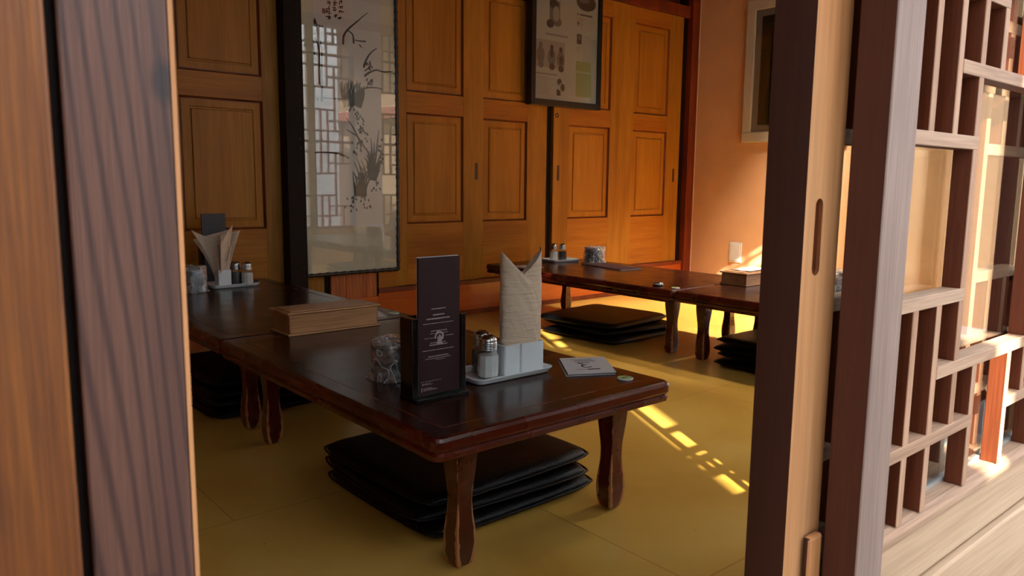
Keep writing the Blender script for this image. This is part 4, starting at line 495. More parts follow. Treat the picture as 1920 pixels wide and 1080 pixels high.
def ribbon(mb, pts, w0, w1, y, n=7):
    P = [Vector((p[0], p[1])) for p in pts]
    # resample by Catmull-Rom
    Q = []
    E = [P[0]]+P+[P[-1]]
    for i in range(1, len(E)-2):
        for k in range(n):
            t = k/n; a, b, c, d = E[i-1:i+3]
            Q.append(.5*((2*b)+(c-a)*t+(2*a-5*b+4*c-d)*t*t+(3*b-a-3*c+d)*t**3))
    Q.append(P[-1]); L = len(Q)-1; prev = None
    for i, p in enumerate(Q):
        d = (Q[min(i+1, L)]-Q[max(i-1, 0)]); d = d.normalized() if d.length > 1e-9 else Vector((1, 0)); nrm = Vector((-d.y, d.x))
        wd = (w0+(w1-w0)*(i/L))*.62*WK*(1.0 if i not in (0,) else .6)
        a = mb.bm.verts.new((p.x+nrm.x*wd, y, p.y+nrm.y*wd)); b = mb.bm.verts.new((p.x-nrm.x*wd, y, p.y-nrm.y*wd))
        if prev: mb.bm.faces.new((prev[0], prev[1], b, a))
        prev = (a, b)
sx0, sx1, sz0, sz1 = 1.776, 2.368, .336, 2.14
scroll = thing('framed_scroll', 'tall glazed scroll of ink orchids and brushed writing in a knobbly dark frame', 'picture', (sx0, 3.86, sz0))
def sb(name, mat, x0, x1, y0, y1, z0, z1, parent=scroll, bevel=0): return bxo(name, mat, (x0-sx0, x1-sx0, y0-3.86, y1-3.86, z0-sz0, z1-sz0), parent, bevel)
sb('backing', M['black_frame'], sx0, sx1, 3.842, 3.888, sz0, sz1)
sb('silk_mount', M['silk'], sx0+.006, sx1-.006, 3.838, 3.8415, sz0+.006, sz1-.006)
paper_ = sb('painting', M['ricepaper'], 1.868, 2.272, 3.8355, 3.8378, .59, 2.02)
st = MB()
WK = 1.75
for pts, w0, w1 in ART: ribbon(st, [(p[0]-sx0, p[1]-sz0) for p in pts], w0, w1, 3.8352-3.86)
st.build('ink_drawing', M['ink'], scroll); WK = 1.0
sl = MB(); sl.box(1.922-sx0, 1.942-sx0, -.0253, -.0248, 1.71-sz0, 1.735-sz0); sl.build('seal_stamp', M['seal'], scroll)
ln = MB(); ln.box(2.288-sx0, 2.2905-sx0, -.0218, -.0212, .56-sz0, 2.10-sz0); ln.build('mount_line', M['closet'], scroll)
sb('glass', M['picture_glass'], sx0+.006, sx1-.006, 3.829, 3.8315, sz0+.006, sz1-.006)
random.seed(3)
def knob_tube(p0, p1):
    p0, p1 = Vector(p0), Vector(p1); L = (p1-p0).length; n = int(L/.012); pts = []; rr = []
    for i in range(n+1):
        t = i/n; pts.append(tuple(p0.lerp(p1, t))); rr.append(.0095 + (.0035 if i % 4 == 0 else 0) + random.uniform(-.0006, .0006))
    return pts, rr
fr = MB()
for a, b in (((sx0, 0, sz0), (sx1, 0, sz0)), ((sx0, 0, sz1), (sx1, 0, sz1)), ((sx0, 0, sz0), (sx0, 0, sz1)), ((sx1, 0, sz0), (sx1, 0, sz1))):
    p, r = knob_tube((a[0]-sx0, 3.832-3.86, a[2]-sz0), (b[0]-sx0, 3.832-3.86, b[2]-sz0)); fr.tube(p, r, 8)
fr.build('frame', wood('bamboo_frame', [(16, 8, 5), (26, 14, 9), (60, 40, 30)], 'Z', 30, .3, .4), scroll, smooth=True)

# ------------------------------------------------------------------ framed newspaper
np_ = thing('framed_newspaper', 'black framed newspaper page with photographs and green columns hung on the closet doors', 'picture', (3.395, 3.845, 1.352))
def nb_(name, mat, x0, x1, y0, y1, z0, z1, bevel=0): return bxo(name, mat, (x0-3.395, x1-3.395, y0-3.845, y1-3.845, z0-1.352, z1-1.352), np_, bevel)
for a in ((3.395, 3.431, 1.352, 2.20), (4.016, 4.048, 1.352, 2.20), (3.431, 4.016, 1.352, 1.392), (3.431, 4.016, 2.165, 2.20)): nb_('frame', M['black_frame'], a[0], a[1], 3.842, 3.898, a[2], a[3], .002)
nb_('page', M['paper'], 3.431, 4.016, 3.860, 3.863, 1.392, 2.165)
G = {k: MB() for k in ('photo_grey', 'photo_dark', 'photo_pale', 'paper_green', 'ink_grey', 'seal')}
def pr(k, x0, x1, z0, z1, lvl=0): G[k].box(x0-3.395, x1-3.395, .0148-.0003*lvl-.0002, .0149-.0003*lvl+.0002, z0-1.352, z1-1.352)
def blob(k, x, z, rx, rz, lvl=1, n=14):
    G[k].bm.faces.new([G[k].bm.verts.new((x-3.395+rx*math.cos(2*math.pi*i/n), .0146-.0003*lvl, z-1.352+rz*math.sin(2*math.pi*i/n))) for i in range(n)])
pr('paper_green', 3.813, 3.955, 1.602, 1.668); pr('paper_green', 3.815, 3.960, 1.432, 1.592)
pr('photo_pale', 3.445, 3.705, 1.60, 1.775)
for x, zt, c in ((3.485, 1.75, 'photo_grey'), (3.585, 1.742, 'photo_dark'), (3.668, 1.735, 'photo_dark')):   # three standing people in the picture
    blob(c, x, zt-.012, .016, .02, 1); blob('photo_grey', x, zt-.075, .036, .055, 1); blob(c, x+.004, zt-.135, .026, .022, 2)
blob('photo_dark', 3.585, 1.70, .016, .035, 3); blob('photo_dark', 3.672, 1.655, .018, .03, 3)
pr('photo_grey', 3.56, 3.655, 1.885, 2.03); blob('photo_dark', 3.60, 2.01, .04, .03, 2); blob('photo_dark', 3.567, 1.882, .034, .027, 2); blob('photo_grey', 3.63, 1.90, .04, .03, 1); blob('photo_pale', 3.62, 1.95, .03, .05, 3)
blob('photo_dark', 3.90, 2.06, .095, .055, 1); blob('photo_grey', 3.88, 2.075, .05, .02, 2)
pr('ink_grey', 3.528, 3.73, 1.808, 1.819, 1); pr('ink_grey', 3.44, 3.638, 1.553, 1.562, 1)
random.seed(8)
for i in range(14): pr('ink_grey', 3.446, 3.446+random.uniform(.10, .16), 1.535-.0085*i, 1.537-.0085*i)
blob('photo_dark', 3.66, 1.515, .022, .022, 1); blob('photo_dark', 3.69, 1.48, .02, .025, 1); pr('photo_dark', 3.637, 3.672, 1.425, 1.458, 1); blob('photo_pale', 3.668, 1.497, .01, .012, 2); blob('photo_dark', 3.648, 1.455, .012, .012, 1)
for i, (a, b) in enumerate(((3.815, 3.83), (3.842, 3.96))): pr('photo_dark', a, b, 1.972, 1.982, 1)
for i in range(5): pr('seal', 3.815, 3.86+random.uniform(0, .09), 1.905+.011*i, 1.907+.011*i)
blob('photo_dark', 3.826, 1.918, .008, .01, 2)
pr('photo_dark', 3.817, 3.862, 1.782, 1.848, 1); blob('photo_grey', 3.84, 1.825, .012, .016, 3)
for i in range(20): pr('photo_pale', 3.87, 3.962-random.uniform(0, .02), 1.84-.009*i, 1.843-.009*i)
for i in range(6): pr('ink_grey', 3.815, 3.845+random.uniform(0, .01), 1.765-.008*i, 1.767-.008*i)
for i in range(14): pr('photo_pale', 3.822, 3.95-random.uniform(0, .03), 1.58-.0105*i, 1.5815-.0105*i, 1)
for k, g in G.items(): g.build('print', M[k], np_)
nb_('glass', M['picture_glass'], 3.431, 4.016, 3.851, 3.853, 1.392, 2.165)
# ------------------------------------------------------------------ picture on the stucco wall
pic = thing('framed_picture', 'dark green picture in a wide off-white frame on the stucco wall', 'picture', (5.19, 3.0, 1.158))
def pb(name, mat, x0, x1, y0, y1, z0, z1, bevel=0): return bxo(name, mat, (x0-5.19, x1-5.19, y0-3.0, y1-3.0, z0-1.158, z1-1.158), pic, bevel)
Y0p, Y1p, Z0p, Z1p, fwp = 2.60, 3.42, 1.158, 2.19, .075
for a in ((Y0p, Y1p, Z0p, Z0p+fwp), (Y0p, Y1p, Z1p-fwp, Z1p), (Y0p, Y0p+fwp, Z0p+fwp, Z1p-fwp), (Y1p-fwp, Y1p, Z0p+fwp, Z1p-fwp)): pb('frame', M['mat_white'], 5.150, 5.188, a[0], a[1], a[2], a[3], .006)
pb('mount', M['photo_pale'], 5.166, 5.172, Y0p+fwp, Y1p-fwp, Z0p+fwp, Z1p-fwp)
pb('print', M['picture_dark'], 5.163, 5.1655, Y0p+fwp+.05, Y1p-fwp-.05, Z0p+fwp+.05, Z1p-fwp-.05)
lf = MB(); random.seed(6)
for i in range(16):
    y = random.uniform(Y0p+.2, Y1p-.16)-3.0; z = random.uniform(.4, .85); a = random.uniform(0, math.pi); dx, dz = math.cos(a)*.07, math.sin(a)*.07
    lf.quad((5.1622-5.19, y-dx, z-dz), (5.1622-5.19, y-dz*.25, z+dx*.25), (5.1622-5.19, y+dx, z+dz), (5.1622-5.19, y+dz*.25, z-dx*.25))
lf.build('painted_leaves', M['picture_green'], pic)
pb('glass', M['picture_glass'], 5.158, 5.1595, Y0p+fwp, Y1p-fwp, Z0p+fwp, Z1p-fwp)
# outlet plate
ol = thing('outlet_plate', 'white rectangular cover plate low on the stucco wall above the wooden box', 'outlet', (5.19, 3.44, .24))
bxo('plate', M['outlet'], (-.010, -.0005, -.052, .056, .0, .155), ol, .003)
bxo('cover', M['outlet'], (-.0135, -.010, -.038, .042, .014, .141), ol, .002)

# ------------------------------------------------------------------ low tables
def leg_mesh(h=.285):
    """square leg that swells at the knee, narrows and swells again above the small foot"""
    prof = [(0, .0185), (.010, .0215), (.03, .0255), (.06, .0270), (.085, .0255), (.12, .0208), (.150, .0190), (.178, .0202), (.21, .0238), (.24, .0266), (.262, .0278), (h, .0280)]
    s = MB(); rings = []
    for z, r in prof:
        rings.append([(x*r, y*r, z) for x, y in ((-1, -1), (-.55, -1.02), (.55, -1.02), (1, -1), (1.02, -.55), (1.02, .55), (1, 1), (.55, 1.02), (-.55, 1.02), (-1, 1), (-1.02, .55), (-1.02, -.55))])
    s.loft(rings); return s
def make_table(L, W, label, group='low lacquered dining tables'):
    t = thing('low_table', label, 'table', (0, 0, 0), 0, group)
    H = .34
    def rr(x0, x1, y0, y1, r, z, n=6):
        p = []
        for cx, cy, a0 in ((x1-r, y1-r, 0), (x0+r, y1-r, 90), (x0+r, y0+r, 180), (x1-r, y0+r, 270)):
            for k in range(n+1): a = math.radians(a0+90*k/n); p.append((cx+r*math.cos(a), cy+r*math.sin(a), z))
        return p
    e = MB(); R = lambda i, z, r=.022: rr(i, W-i, i, L-i, max(.004, r-i*.6), z)
    e.loft([R(.010, .2865), R(.004, .289), R(.002, .300), R(.006, .304), R(.004, .308), R(0, .314), R(0, .330), R(.003, .337), R(.009, H)], cap=True)
    o = e.build('table_edge', M['table_side'], t, smooth=False)
    tp = MB(); tp.loft([R(.010, H-.004), R(.0105, H+.0003), R(.052, H+.0003), R(.0535, H-.0014), R(.0565, H-.0014), R(.058, H+.0003)], cap=False)
    tp.bm.faces.new([tp.bm.verts.new(p) for p in R(.058, H+.0003)]); tp.build('tabletop', M['table_top'], t)
    il = MB(); il.loft([R(.0545, H+.0002), R(.0545, H-.0008), R(.0560, H-.0008), R(.0560, H+.0002)], cap=False); il.build('inlay_line', M['inlay'], t)
    a = MB(); i = .085
    for b in ((i, W-i, i, i+.02), (i, W-i, L-i-.02, L-i), (i, i+.02, i+.02, L-i-.02), (W-i-.02, W-i, i+.02, L-i-.02)): a.box(b[0], b[1], b[2], b[3], .262, .288)
    a.build('apron', M['table_side'], t, .001)
    lm = None
    for x, y in ((.127, .092), (W-.127, .092), (.127, L-.092), (W-.127, L-.092)):
        if lm is None:
            o = leg_mesh().build('leg', M['leg'], t, 0, smooth=False, sub=1); lm = o.data
            at = lm.attributes.new('arris', 'FLOAT', 'POINT')
            for v in lm.vertices: k = v.index % 12; at.data[v.index].value = (1.0 if k in (0, 3, 6, 9) else .47 if v.co.z < .10 else 0)*(1 if v.co.z < .13 else .6)
            for e_ in lm.edges:
                pass
            cr = lm.attributes.new('crease_edge', 'FLOAT', 'EDGE')
            for e_ in lm.edges:
                v0, v1 = e_.vertices
                if v0 % 12 == v1 % 12 and v0 % 12 in (0, 3, 6, 9): cr.data[e_.index].value = .85
        else:
            o = bpy.data.objects.new('leg', lm); C.objects.link(o); o.parent = t; q = o.modifiers.new('sub', 'SUBSURF'); q.levels = q.render_levels = 1
        o.location = (x, y, 0)
    return t
t1 = make_table(1.21, .745, 'dark lacquered low table nearest the opening, with the menu stand and tall napkins on it'); t1.location = (.833, 1.216, 0)
t2 = make_table(1.43, .745, 'dark low table behind the nearest one, against the closet doors'); t2.location = (.838, 2.432, 0)
t3 = make_table(1.45, .745, 'farther of the two dark tables by the stucco wall, jar and shaker tray on it'); t3.location = (2.935, 2.286, 0)
t4 = make_table(1.20, .745, 'nearer of the two dark tables by the stucco wall, wooden box on its end'); t4.location = (2.932, 1.080, 0)

# ------------------------------------------------------------------ floor cushions
def cushion_mesh(w, d, h, seed):
    random.seed(seed); s = MB(); n = 26; top = []; bot = []
    for j in range(n+1):
        rt_, rb_ = [], []
        for i in range(n+1):
            u, v = 2*i/n-1, 2*j/n-1
            k = (1-abs(u)**8)*(1-abs(v)**8); k = max(k, 0)**.16
            wr = noise.noise(Vector((u*3+seed, v*3, seed*1.7)))*.10 + noise.noise(Vector((u*9, v*9, seed)))*.06
            px = u*w/2*(1-.02*v*v-.05*v**8); py = v*d/2*(1-.02*u*u-.05*u**8)
            zt = h*.5 + h*.5*k*(1+wr); zb = h*.5 - h*.5*k*(1+wr*.15)
            rt_.append(s.bm.verts.new((px, py, zt))); rb_.append(s.bm.verts.new((px, py, max(zb, 0))) if 0 < i < n and 0 < j < n else rt_[-1])
        top.append(rt_); bot.append(rb_)
    for j in range(n):
        for i in range(n):
            s.bm.faces.new((top[j][i], top[j][i+1], top[j+1][i+1], top[j+1][i]))
            try: s.bm.faces.new((bot[j][i], bot[j+1][i], bot[j+1][i+1], bot[j][i+1]))
            except ValueError: pass
    return s
CU = {}
def cushion(x, y, z, rz, label, group, w=.58, d=.56, h=.036, seed=1):
    key = (w, d, h, seed)
    if key not in CU:
        o = cushion_mesh(w, d, h, seed).build('floor_cushion', M['leather'], smooth=True, sub=1); CU[key] = o
        p = [(math.copysign(w/2*(1-.03*abs(q)), 1), q*d/2*.985, h*.5) for q in (-1, -.5, 0, .5, 1)]
        rim = []
        for sx_, sy_, ax in ((0, -1, 'x'), (1, 0, 'y'), (0, 1, 'X'), (-1, 0, 'Y')):
            for k in range(-12, 12):
                q = k/12; F = 1-.02*q*q-.05*q**8; e_ = .93
                if ax == 'x': rim.append((q*w/2*(1-.02-.05), -d/2*F, h*.5)) if abs(q) < 1 else rim.append((q*w/2*e_, -d/2*e_, h*.5))
                if ax == 'y': rim.append((w/2*F, q*d/2*e_, h*.5))
                if ax == 'X': rim.append((-q*w/2*e_, d/2*F, h*.5))
                if ax == 'Y': rim.append((-w/2*F, -q*d/2*e_, h*.5))
        pp = MB(); pp.tube(rim+[rim[0]], .0032, 6); pp.build('piping', M['leather'], o, smooth=True)
    else:
        s = CU[key]; o = s.copy(); C.objects.link(o)
        c = s.children[0].copy(); C.objects.link(c); c.parent = o
    o.location = (x, y, z); o.rotation_euler = (0, 0, rz); tag(o, label, 'cushion', group); return o
g1 = 'black cushions under the nearest table'
cushion(1.235, 1.685, .001, .02, 'black leatherette floor cushion under the nearest table, bottom of the stack', g1, seed=1)
cushion(1.225, 1.695, .038, -.04, 'black floor cushion under the nearest table, middle of the stack', g1, seed=2)
cushion(1.232, 1.700, .075, .03, 'black floor cushion under the nearest table, top of the stack', g1, seed=3)
g2 = 'black cushions under the far left table'
for k, (dx, r, nm) in enumerate(((0, .02, 'bottom'), (.015, -.05, 'second'), (-.01, .03, 'third'), (.01, 0, 'top'))):
    cushion(1.16+dx, 2.92, .001+.037*k, r, 'black floor cushion under the table against the closets, %s of its stack' % nm, g2, seed=1+k % 3)
g3 = 'black cushions under the farther table by the stucco wall'
for k, (dx, dy, r, nm) in enumerate(((0, 0, .06, 'bottom'), (.03, .02, -.1, 'middle'), (-.01, .04, .12, 'top'))):
    cushion(3.20+dx, 2.93+dy, .001+.037*k, r, 'black floor cushion under the farther table by the stucco wall, %s of its stack' % nm, g3, seed=1+(k+1) % 3)
g4 = 'black cushions under the nearer table by the stucco wall'
for k, (dx, dy, r, nm) in enumerate(((0, 0, .0, 'bottom'), (.02, -.01, -.05, 'second'), (.0, .01, .06, 'third'), (.02, .0, -.02, 'top'))):
    cushion(3.29+dx, 1.83+dy, .001+.034*k, r, 'black floor cushion under the nearer table by the stucco wall, %s of its stack' % nm, g4, h=.033, seed=2+k % 2)

# ------------------------------------------------------------------ things on the tables
TT = .3405
def shaker(x, y, z, fill, label, group, s=1.0, par=None):
    t = thing('salt_shaker' if fill == 'salt' else 'pepper_shaker', label, 'shaker', (x, y, z), 0, group)
    g = MB(); g.lathe([(.0255*s, 0), (.0285*s, .004), (.0285*s, .050*s), (.0275*s, .066*s), (.0235*s, .074*s), (.021*s, .078*s)], seg=10); g.build('jar', M['clear'], t, smooth=False)
    f = MB(); f.lathe([(.0235*s, .003), (.0262*s, .006), (.0262*s, .058*s), (.025*s, .0605*s)], seg=10); f.build('salt' if fill == 'salt' else 'pepper', M[fill], t)
    c = MB(); pr_ = [(.0215*s, .073*s)]
    for k in range(5): z0 = .074*s+k*.0042*s; pr_ += [(.0225*s, z0), (.0236*s, z0+.0014*s), (.0236*s, z0+.0026*s), (.0222*s, z0+.0040*s)]
    pr_ += [(.0225*s, .0965*s), (.022*s, .103*s), (.0185*s, .1085*s), (.010*s, .1115*s), (.001, .112*s)]
    c.lathe(pr_, seg=28); cap = c.build('cap', M['steel'], t, smooth=True)
    h = MB()
    for k in range(7):
        a = k*math.pi/3; r = 0 if k == 6 else .009*s; h.lathe([(.0014*s, .1095*s), (.0014*s, .1128*s)], r*math.cos(a), r*math.sin(a), 8)
    h.build('pour_holes', M['ink'], cap)
    return t
def rounded(x0, x1, y0, y1, r, z, n=5):
    p = []
    for cx, cy, a0 in ((x1-r, y1-r, 0), (x0+r, y1-r, 90), (x0+r, y0+r, 180), (x1-r, y0+r, 270)):
        for k in range(n+1): a = math.radians(a0+90*k/n); p.append((cx+r*math.cos(a), cy+r*math.sin(a), z))
    return p
def tray(x, y, z, w, d, rz, label, group='white ceramic condiment trays'):
    m = MB(); q = lambda i, z_, r=.022: rounded(-w/2+i, w/2-i, -d/2+i, d/2-i, max(.004, r-i*.5), z_)
    m.loft([q(.016, 0), q(.010, .002), q(.001, .014), q(0, .0165), q(.0025, .0172), q(.006, .0155), q(.016, .0055), q(.020, .0048)], cap=True)
    # chamfered corners like the pressed ceramic dish
    o = m.build('condiment_tray', M['ceramic'], smooth=False, bevel=.0008); o.location = (x, y, z); o.rotation_euler = (0, 0, rz)
    return tag(o, label, 'tray', group)
gT = 'white ceramic condiment trays'; gS = 'shakers on the condiment trays'
tray(1.268, 1.545, TT, .262, .150, 0, 'white ceramic tray on the nearest table carrying the shakers and the tall napkins')
shaker(1.208, 1.522, TT+.0052, 'salt', 'glass salt shaker with ribbed steel cap on the nearest tray', gS)
shaker(1.232, 1.580, TT+.0052, 'pepper', 'dark pepper shaker standing behind the salt on the nearest tray', gS)
# packet holder: two white square wells side by side
nh = thing('napkin_holder', 'white ceramic two-well holder gripping the tall brown napkins on the nearest table', 'napkin holder', (1.316, 1.532, TT+.0055), 0, 'white napkin holders')
def well(x0, x1, y0, y1, h, parent, name='well'):
    m = MB(); t = .0035
    q = lambda i, z: rounded(x0+i, x1-i, y0+i, y1-i, .004, z, 3)
    m.loft([q(.002, 0), q(0, .002), q(0, h-.001), q(.001, h), q(t-.001, h), q(t, h-.001), q(t, .004)], cap=True); return m.build(name, M['ceramic'], parent)
m = MB(); o_ = [(-.066, -.030), (-.019, -.030), (-.017, -.027), (-.0155, -.027), (-.0135, -.033), (.063, -.033), (.066, -.030), (.066, .030), (.063, .033), (-.066, .033), (-.069, .030), (-.069, -.027)]
i_ = [(-.0645, -.026), (-.03, -.026), (-.017, -.0235), (-.0155, -.0235), (0, -.028), (.0605, -.029), (.062, -.026), (.062, .027), (.060, .029), (-.063, .029), (-.065, .027), (-.065, -.024)]
m.loft([[(x, y, z) for x, y in p] for p, z in ((o_, 0), (o_, .079), (i_, .0795), (i_, .005))]); m.build('well', M['ceramic'], nh, .0008)
# tall napkins ------------------------------------------------
def napkin_bundle(x, y, z, w, d, h, label, rz=0):
    """folded paper napkins wrapped around each other: front sheet slants over, two peaked corners, hollow between"""
    t = thing('napkin_bundle', label, 'napkins', (x, y, z), rz, 'folded brown paper napkins')
    n, mz = 34, 30
    def sheet(xa, xb, side, zo, ks, hf, seed, edge=None):
        m = MB(); V = []
        for j in range(mz+1):
            t_ = j/mz; row = []
            for i in range(n+1):
                s_ = i/n; u = xa + (xb-xa)*s_
                if edge: u = xa + (edge(t_)-xa)*s_
                top = hf(u)-zo; zz = t_*top
                wz = 1+.13*min(1, t_*4)+.02*math.sin(3*t_+seed) - .05*(t_**2)*(1 if u > 0 else .2)
                cr = .0022*noise.noise(Vector((u*1.6, zz*38+u*3.5, seed+4)))+.0012*math.sin(3*u+zz*30+seed)
                yy = side*(d*(1+.35*t_)*ks*math.sqrt(max(0, 1-min(1, abs(u))**2.4)) + cr)
                row.append(m.bm.verts.new((u*w/2*wz, yy, zz)))
            V.append(row)
        for j in range(mz):
            for i in range(n): m.bm.faces.new((V[j][i], V[j][i+1], V[j+1][i+1], V[j+1][i]))
        return m.build('napkin', M['napkin'], t, smooth=True, solid=.0007)
    # height profiles over u in [-1, 1]
    left = lambda u: h*(1.0 - .245*((u+1)/1.05)**.75) if u > -1 else h
    right = lambda u: h*(1.02 - .20*((1-u)/1.1)**.85) if u < 1 else h*1.02
    back = lambda u: h*(.98-.22*(1-abs(u)**1.6))
    for k in range(3): sheet(-1, 1, 1, .004*k, .95-.1*k, back, k)
    for k in range(4): sheet(-.15, 1, -1, .006*k, .86-.05*k, right, 5+k)
    for k in range(3): sheet(-1, .7, -1, .0065*k, 1.06-.045*k, left, 11+k, edge=lambda t_: .55+.20*(1-t_)+.03*math.sin(9*t_) - .42*max(0, t_-.72)/.28)
    return t
napkin_bundle(1.328, 1.534, TT+.012, .122, .021, .318, 'tall bundle of wrapped brown paper napkins with two peaked corners on the nearest table')
# menu stand ---------------------------------------------------
ms = thing('menu_stand', 'black open-fronted stand holding the tall maroon menu on the nearest table', 'menu stand', (1.010, 1.468, TT), -.0, 'menu stands')
def msb(name, b, mat='black_plastic'): return bxo(name, M[mat], b, ms, .0012)
msb('base', (-.075, .076, -.030, .045, 0, .010)); msb('side', (-.076, -.0585, -.012, .040, .010, .196)); msb('side', (.0610, .0765, -.012, .040, .010, .196)); msb('back', (-.0585, .0610, .034, .040, .010, .196)); msb('front_lip', (-.0585, .0610, -.012, -.0105, .010, .014))
mn = thing('menu_card', 'tall maroon menu card with pale lettering standing in the black holder', 'menu', (1.0115, 1.468, TT+.0105), 0, 'menus')
bxo('cover', M['menu'], (-.0575, .0590, -.0090, -.0020, 0, .324), mn, .0006); bxo('inner_pages', M['white_card'], (-.0565, .0590, -.0018, .0012, 0, .3255), mn, 0)
tx = MB(); random.seed(12); YF = -.0093
def txt(z, x0, x1, th=.0022, dash=.004):
    x = x0
    while x < x1:
        l = random.uniform(.5, 1.4)*dash; l = min(l, x1-x)
        tx.box(x, x+l, YF, -.0089, z-th/2+random.uniform(-.0003, .0003), z+th/2); x += l+random.uniform(.0006, .0013)
for z, a, b, th in ((.204, -.022, .018, .0024), (.190, -.018, .014, .0028), (.181, -.036, .030, .0030), (.170, -.046, .040, .0016), (.152, -.024, .022, .0018), (.146, -.026, .024, .0012), (.136, -.042, -.012, .0012), (.138, .018, .040, .0014), (.124, -.026, .018, .0016), (.119, -.028, .022, .0026), (.107, -.048, .042, .0016), (.092, -.032, .026, .0022), (.087, -.040, .032, .0014), (.083, -.010, .014, .0010)):
    txt(z, a, b, th)
for z, a, b, th in ((.034, -.052, .004, .0010), (.029, -.050, -.026, .0012), (.0265, -.050, -.020, .0010), (.018, -.046, -.022, .0014), (.0155, -.046, -.012, .0012), (.013, -.046, -.006, .0012)): txt(z, a, b, th, .003)
tx.box(-.0515, -.0495, YF, -.0089, .010, .021)
tx.build('lettering', M['print_pale'], mn)
lg = MB()  # the swirl emblem: a curling wave over a small pedestal
ribbon(lg, [(-.012, .133), (-.011, .141), (-.004, .147), (.006, .146), (.010, .139), (.005, .134), (.0, .137), (.002, .141)], .003, .0045, YF-.0002)
ribbon(lg, [(-.006, .137), (-.001, .131), (.007, .131), (.010, .135)], .003, .0035, YF-.0002); ribbon(lg, [(-.010, .143), (-.006, .150), (-.001, .152)], .002, .0025, YF-.0002)
lg.box(-.008, .008, YF, -.0089, .119, .124); lg.box(-.006, .006, YF, -.0089, .124, .130); lg.build('emblem', M['print_pale'], mn)
# jars wrapped in clear film ------------------------------------------
def jar(x, y, z, r, h, label, dark=False, s=0):
    t = thing('wrapped_jar', label, 'jar', (x, y, z), 0, 'jars wrapped in clear plastic')
    c = MB(); c.lathe([(r*.86, 0), (r*.92, .003), (r*.93, h*.86), (r*.9, h*.88), (r*.86, h*.86), (r*.84, .006)], seg=36); c.build('cup', M['cup_dark' if dark else 'cup_steel'], t, smooth=True)
    f = MB(); rings = []; n = 48; mz = 18
    for j in range(mz+1):
        q = j/mz
        if q < .8: rr_, zz = r*(1.03+(.10 if j == 0 else .03*(1-q))), h*q/.8
        else: k = (q-.8)/.2; rr_, zz = r*1.0*math.cos(k*math.pi/2*.97)+.002, h+.006*math.sin(k*3)
        rings.append([((rr_*(1+.07*noise.noise(Vector((math.cos(a)*2.5, math.sin(a)*2.5+s, zz*45))))+.0)*math.cos(a), (rr_*(1+.07*noise.noise(Vector((math.cos(a)*2.5, math.sin(a)*2.5+s, zz*45)))))*math.sin(a), zz+.004*noise.noise(Vector((a*2, s, q*3))) if j else .0005) for a in (2*math.pi*i/n for i in range(n))])
    f.loft(rings, cap=False); f.build('plastic_wrap', M['film'], t, smooth=False)
    rim = MB(); rim.tube([(r*.95*math.cos(2*math.pi*i/30), r*.95*math.sin(2*math.pi*i/30), h*.92) for i in range(31)], .0028, 6); rim.build('rim', M['steel'], t, smooth=True)
    # loose gathered edge of the wrap
    g = MB(); rr2 = []
    for q in (0, 1): rr2.append([((r*(1.04+.28*q*(.5+.5*math.sin(5*a+s)))) * math.cos(a), (r*(1.04+.28*q*(.5+.5*math.sin(5*a+s)))) * math.sin(a), .012-.0105*q+.004*math.sin(9*a)*(1-q)) for a in (2*math.pi*i/n for i in range(n))])
    g.loft(rr2, cap=False); g.build('wrap_edge', M['film'], t)
    return t
jar(1.030, 1.690, TT, .058, .098, 'dark lidded jar in clear plastic behind the menu on the nearest table', True, 1)
jar(1.125, 3.56, TT, .052, .112, 'steel jar in clear plastic on the table against the closets, beside the napkin tray', False, 5)
jar(3.56, 3.40, TT, .066, .098, 'wrapped jar beside the shaker tray on the farther table by the stucco wall', True, 9)
jar(3.42, 1.745, TT, .075, .115, 'wrapped jar seen in the slit between the two right-hand posts', True, 13)
# far-left tray ---------------------------------------------------------
tray(1.325, 3.655, TT, .235, .160, 0, 'white ceramic tray on the table against the closets, with flared napkins')
shaker(1.345, 3.64, TT+.0052, 'pepper', 'pepper shaker on the tray against the closets, beside the flared napkins', gS)
shaker(1.382, 3.595, TT+.0052, 'salt', 'salt shaker on the tray against the closets, farthest from the napkins', gS)
cp = thing('sugar_spoon', 'small black spoon lying on the tray against the closets', 'spoon', (1.432, 3.64, TT+.0175))
k = MB(); k.tube([(-.004, -.02, .002), (0, 0, .004), (.004, .03, .003)], [.004, .003, .003], 8); k.build('handle', M['black_plastic'], cp, smooth=True)
k = MB(); k.lathe([(.001, .001), (.010, .001), (.013, .005), (.012, .0065), (.004, .004)], -.004, -.028, 16); k.build('bowl', M['black_plastic'], cp, smooth=True)
nh2 = thing('napkin_holder', 'white square napkin holder on the tray against the closets', 'napkin holder', (1.275, 3.62, TT+.0055), 0, 'white napkin holders')
well(-.030, .030, -.030, .030, .080, nh2)
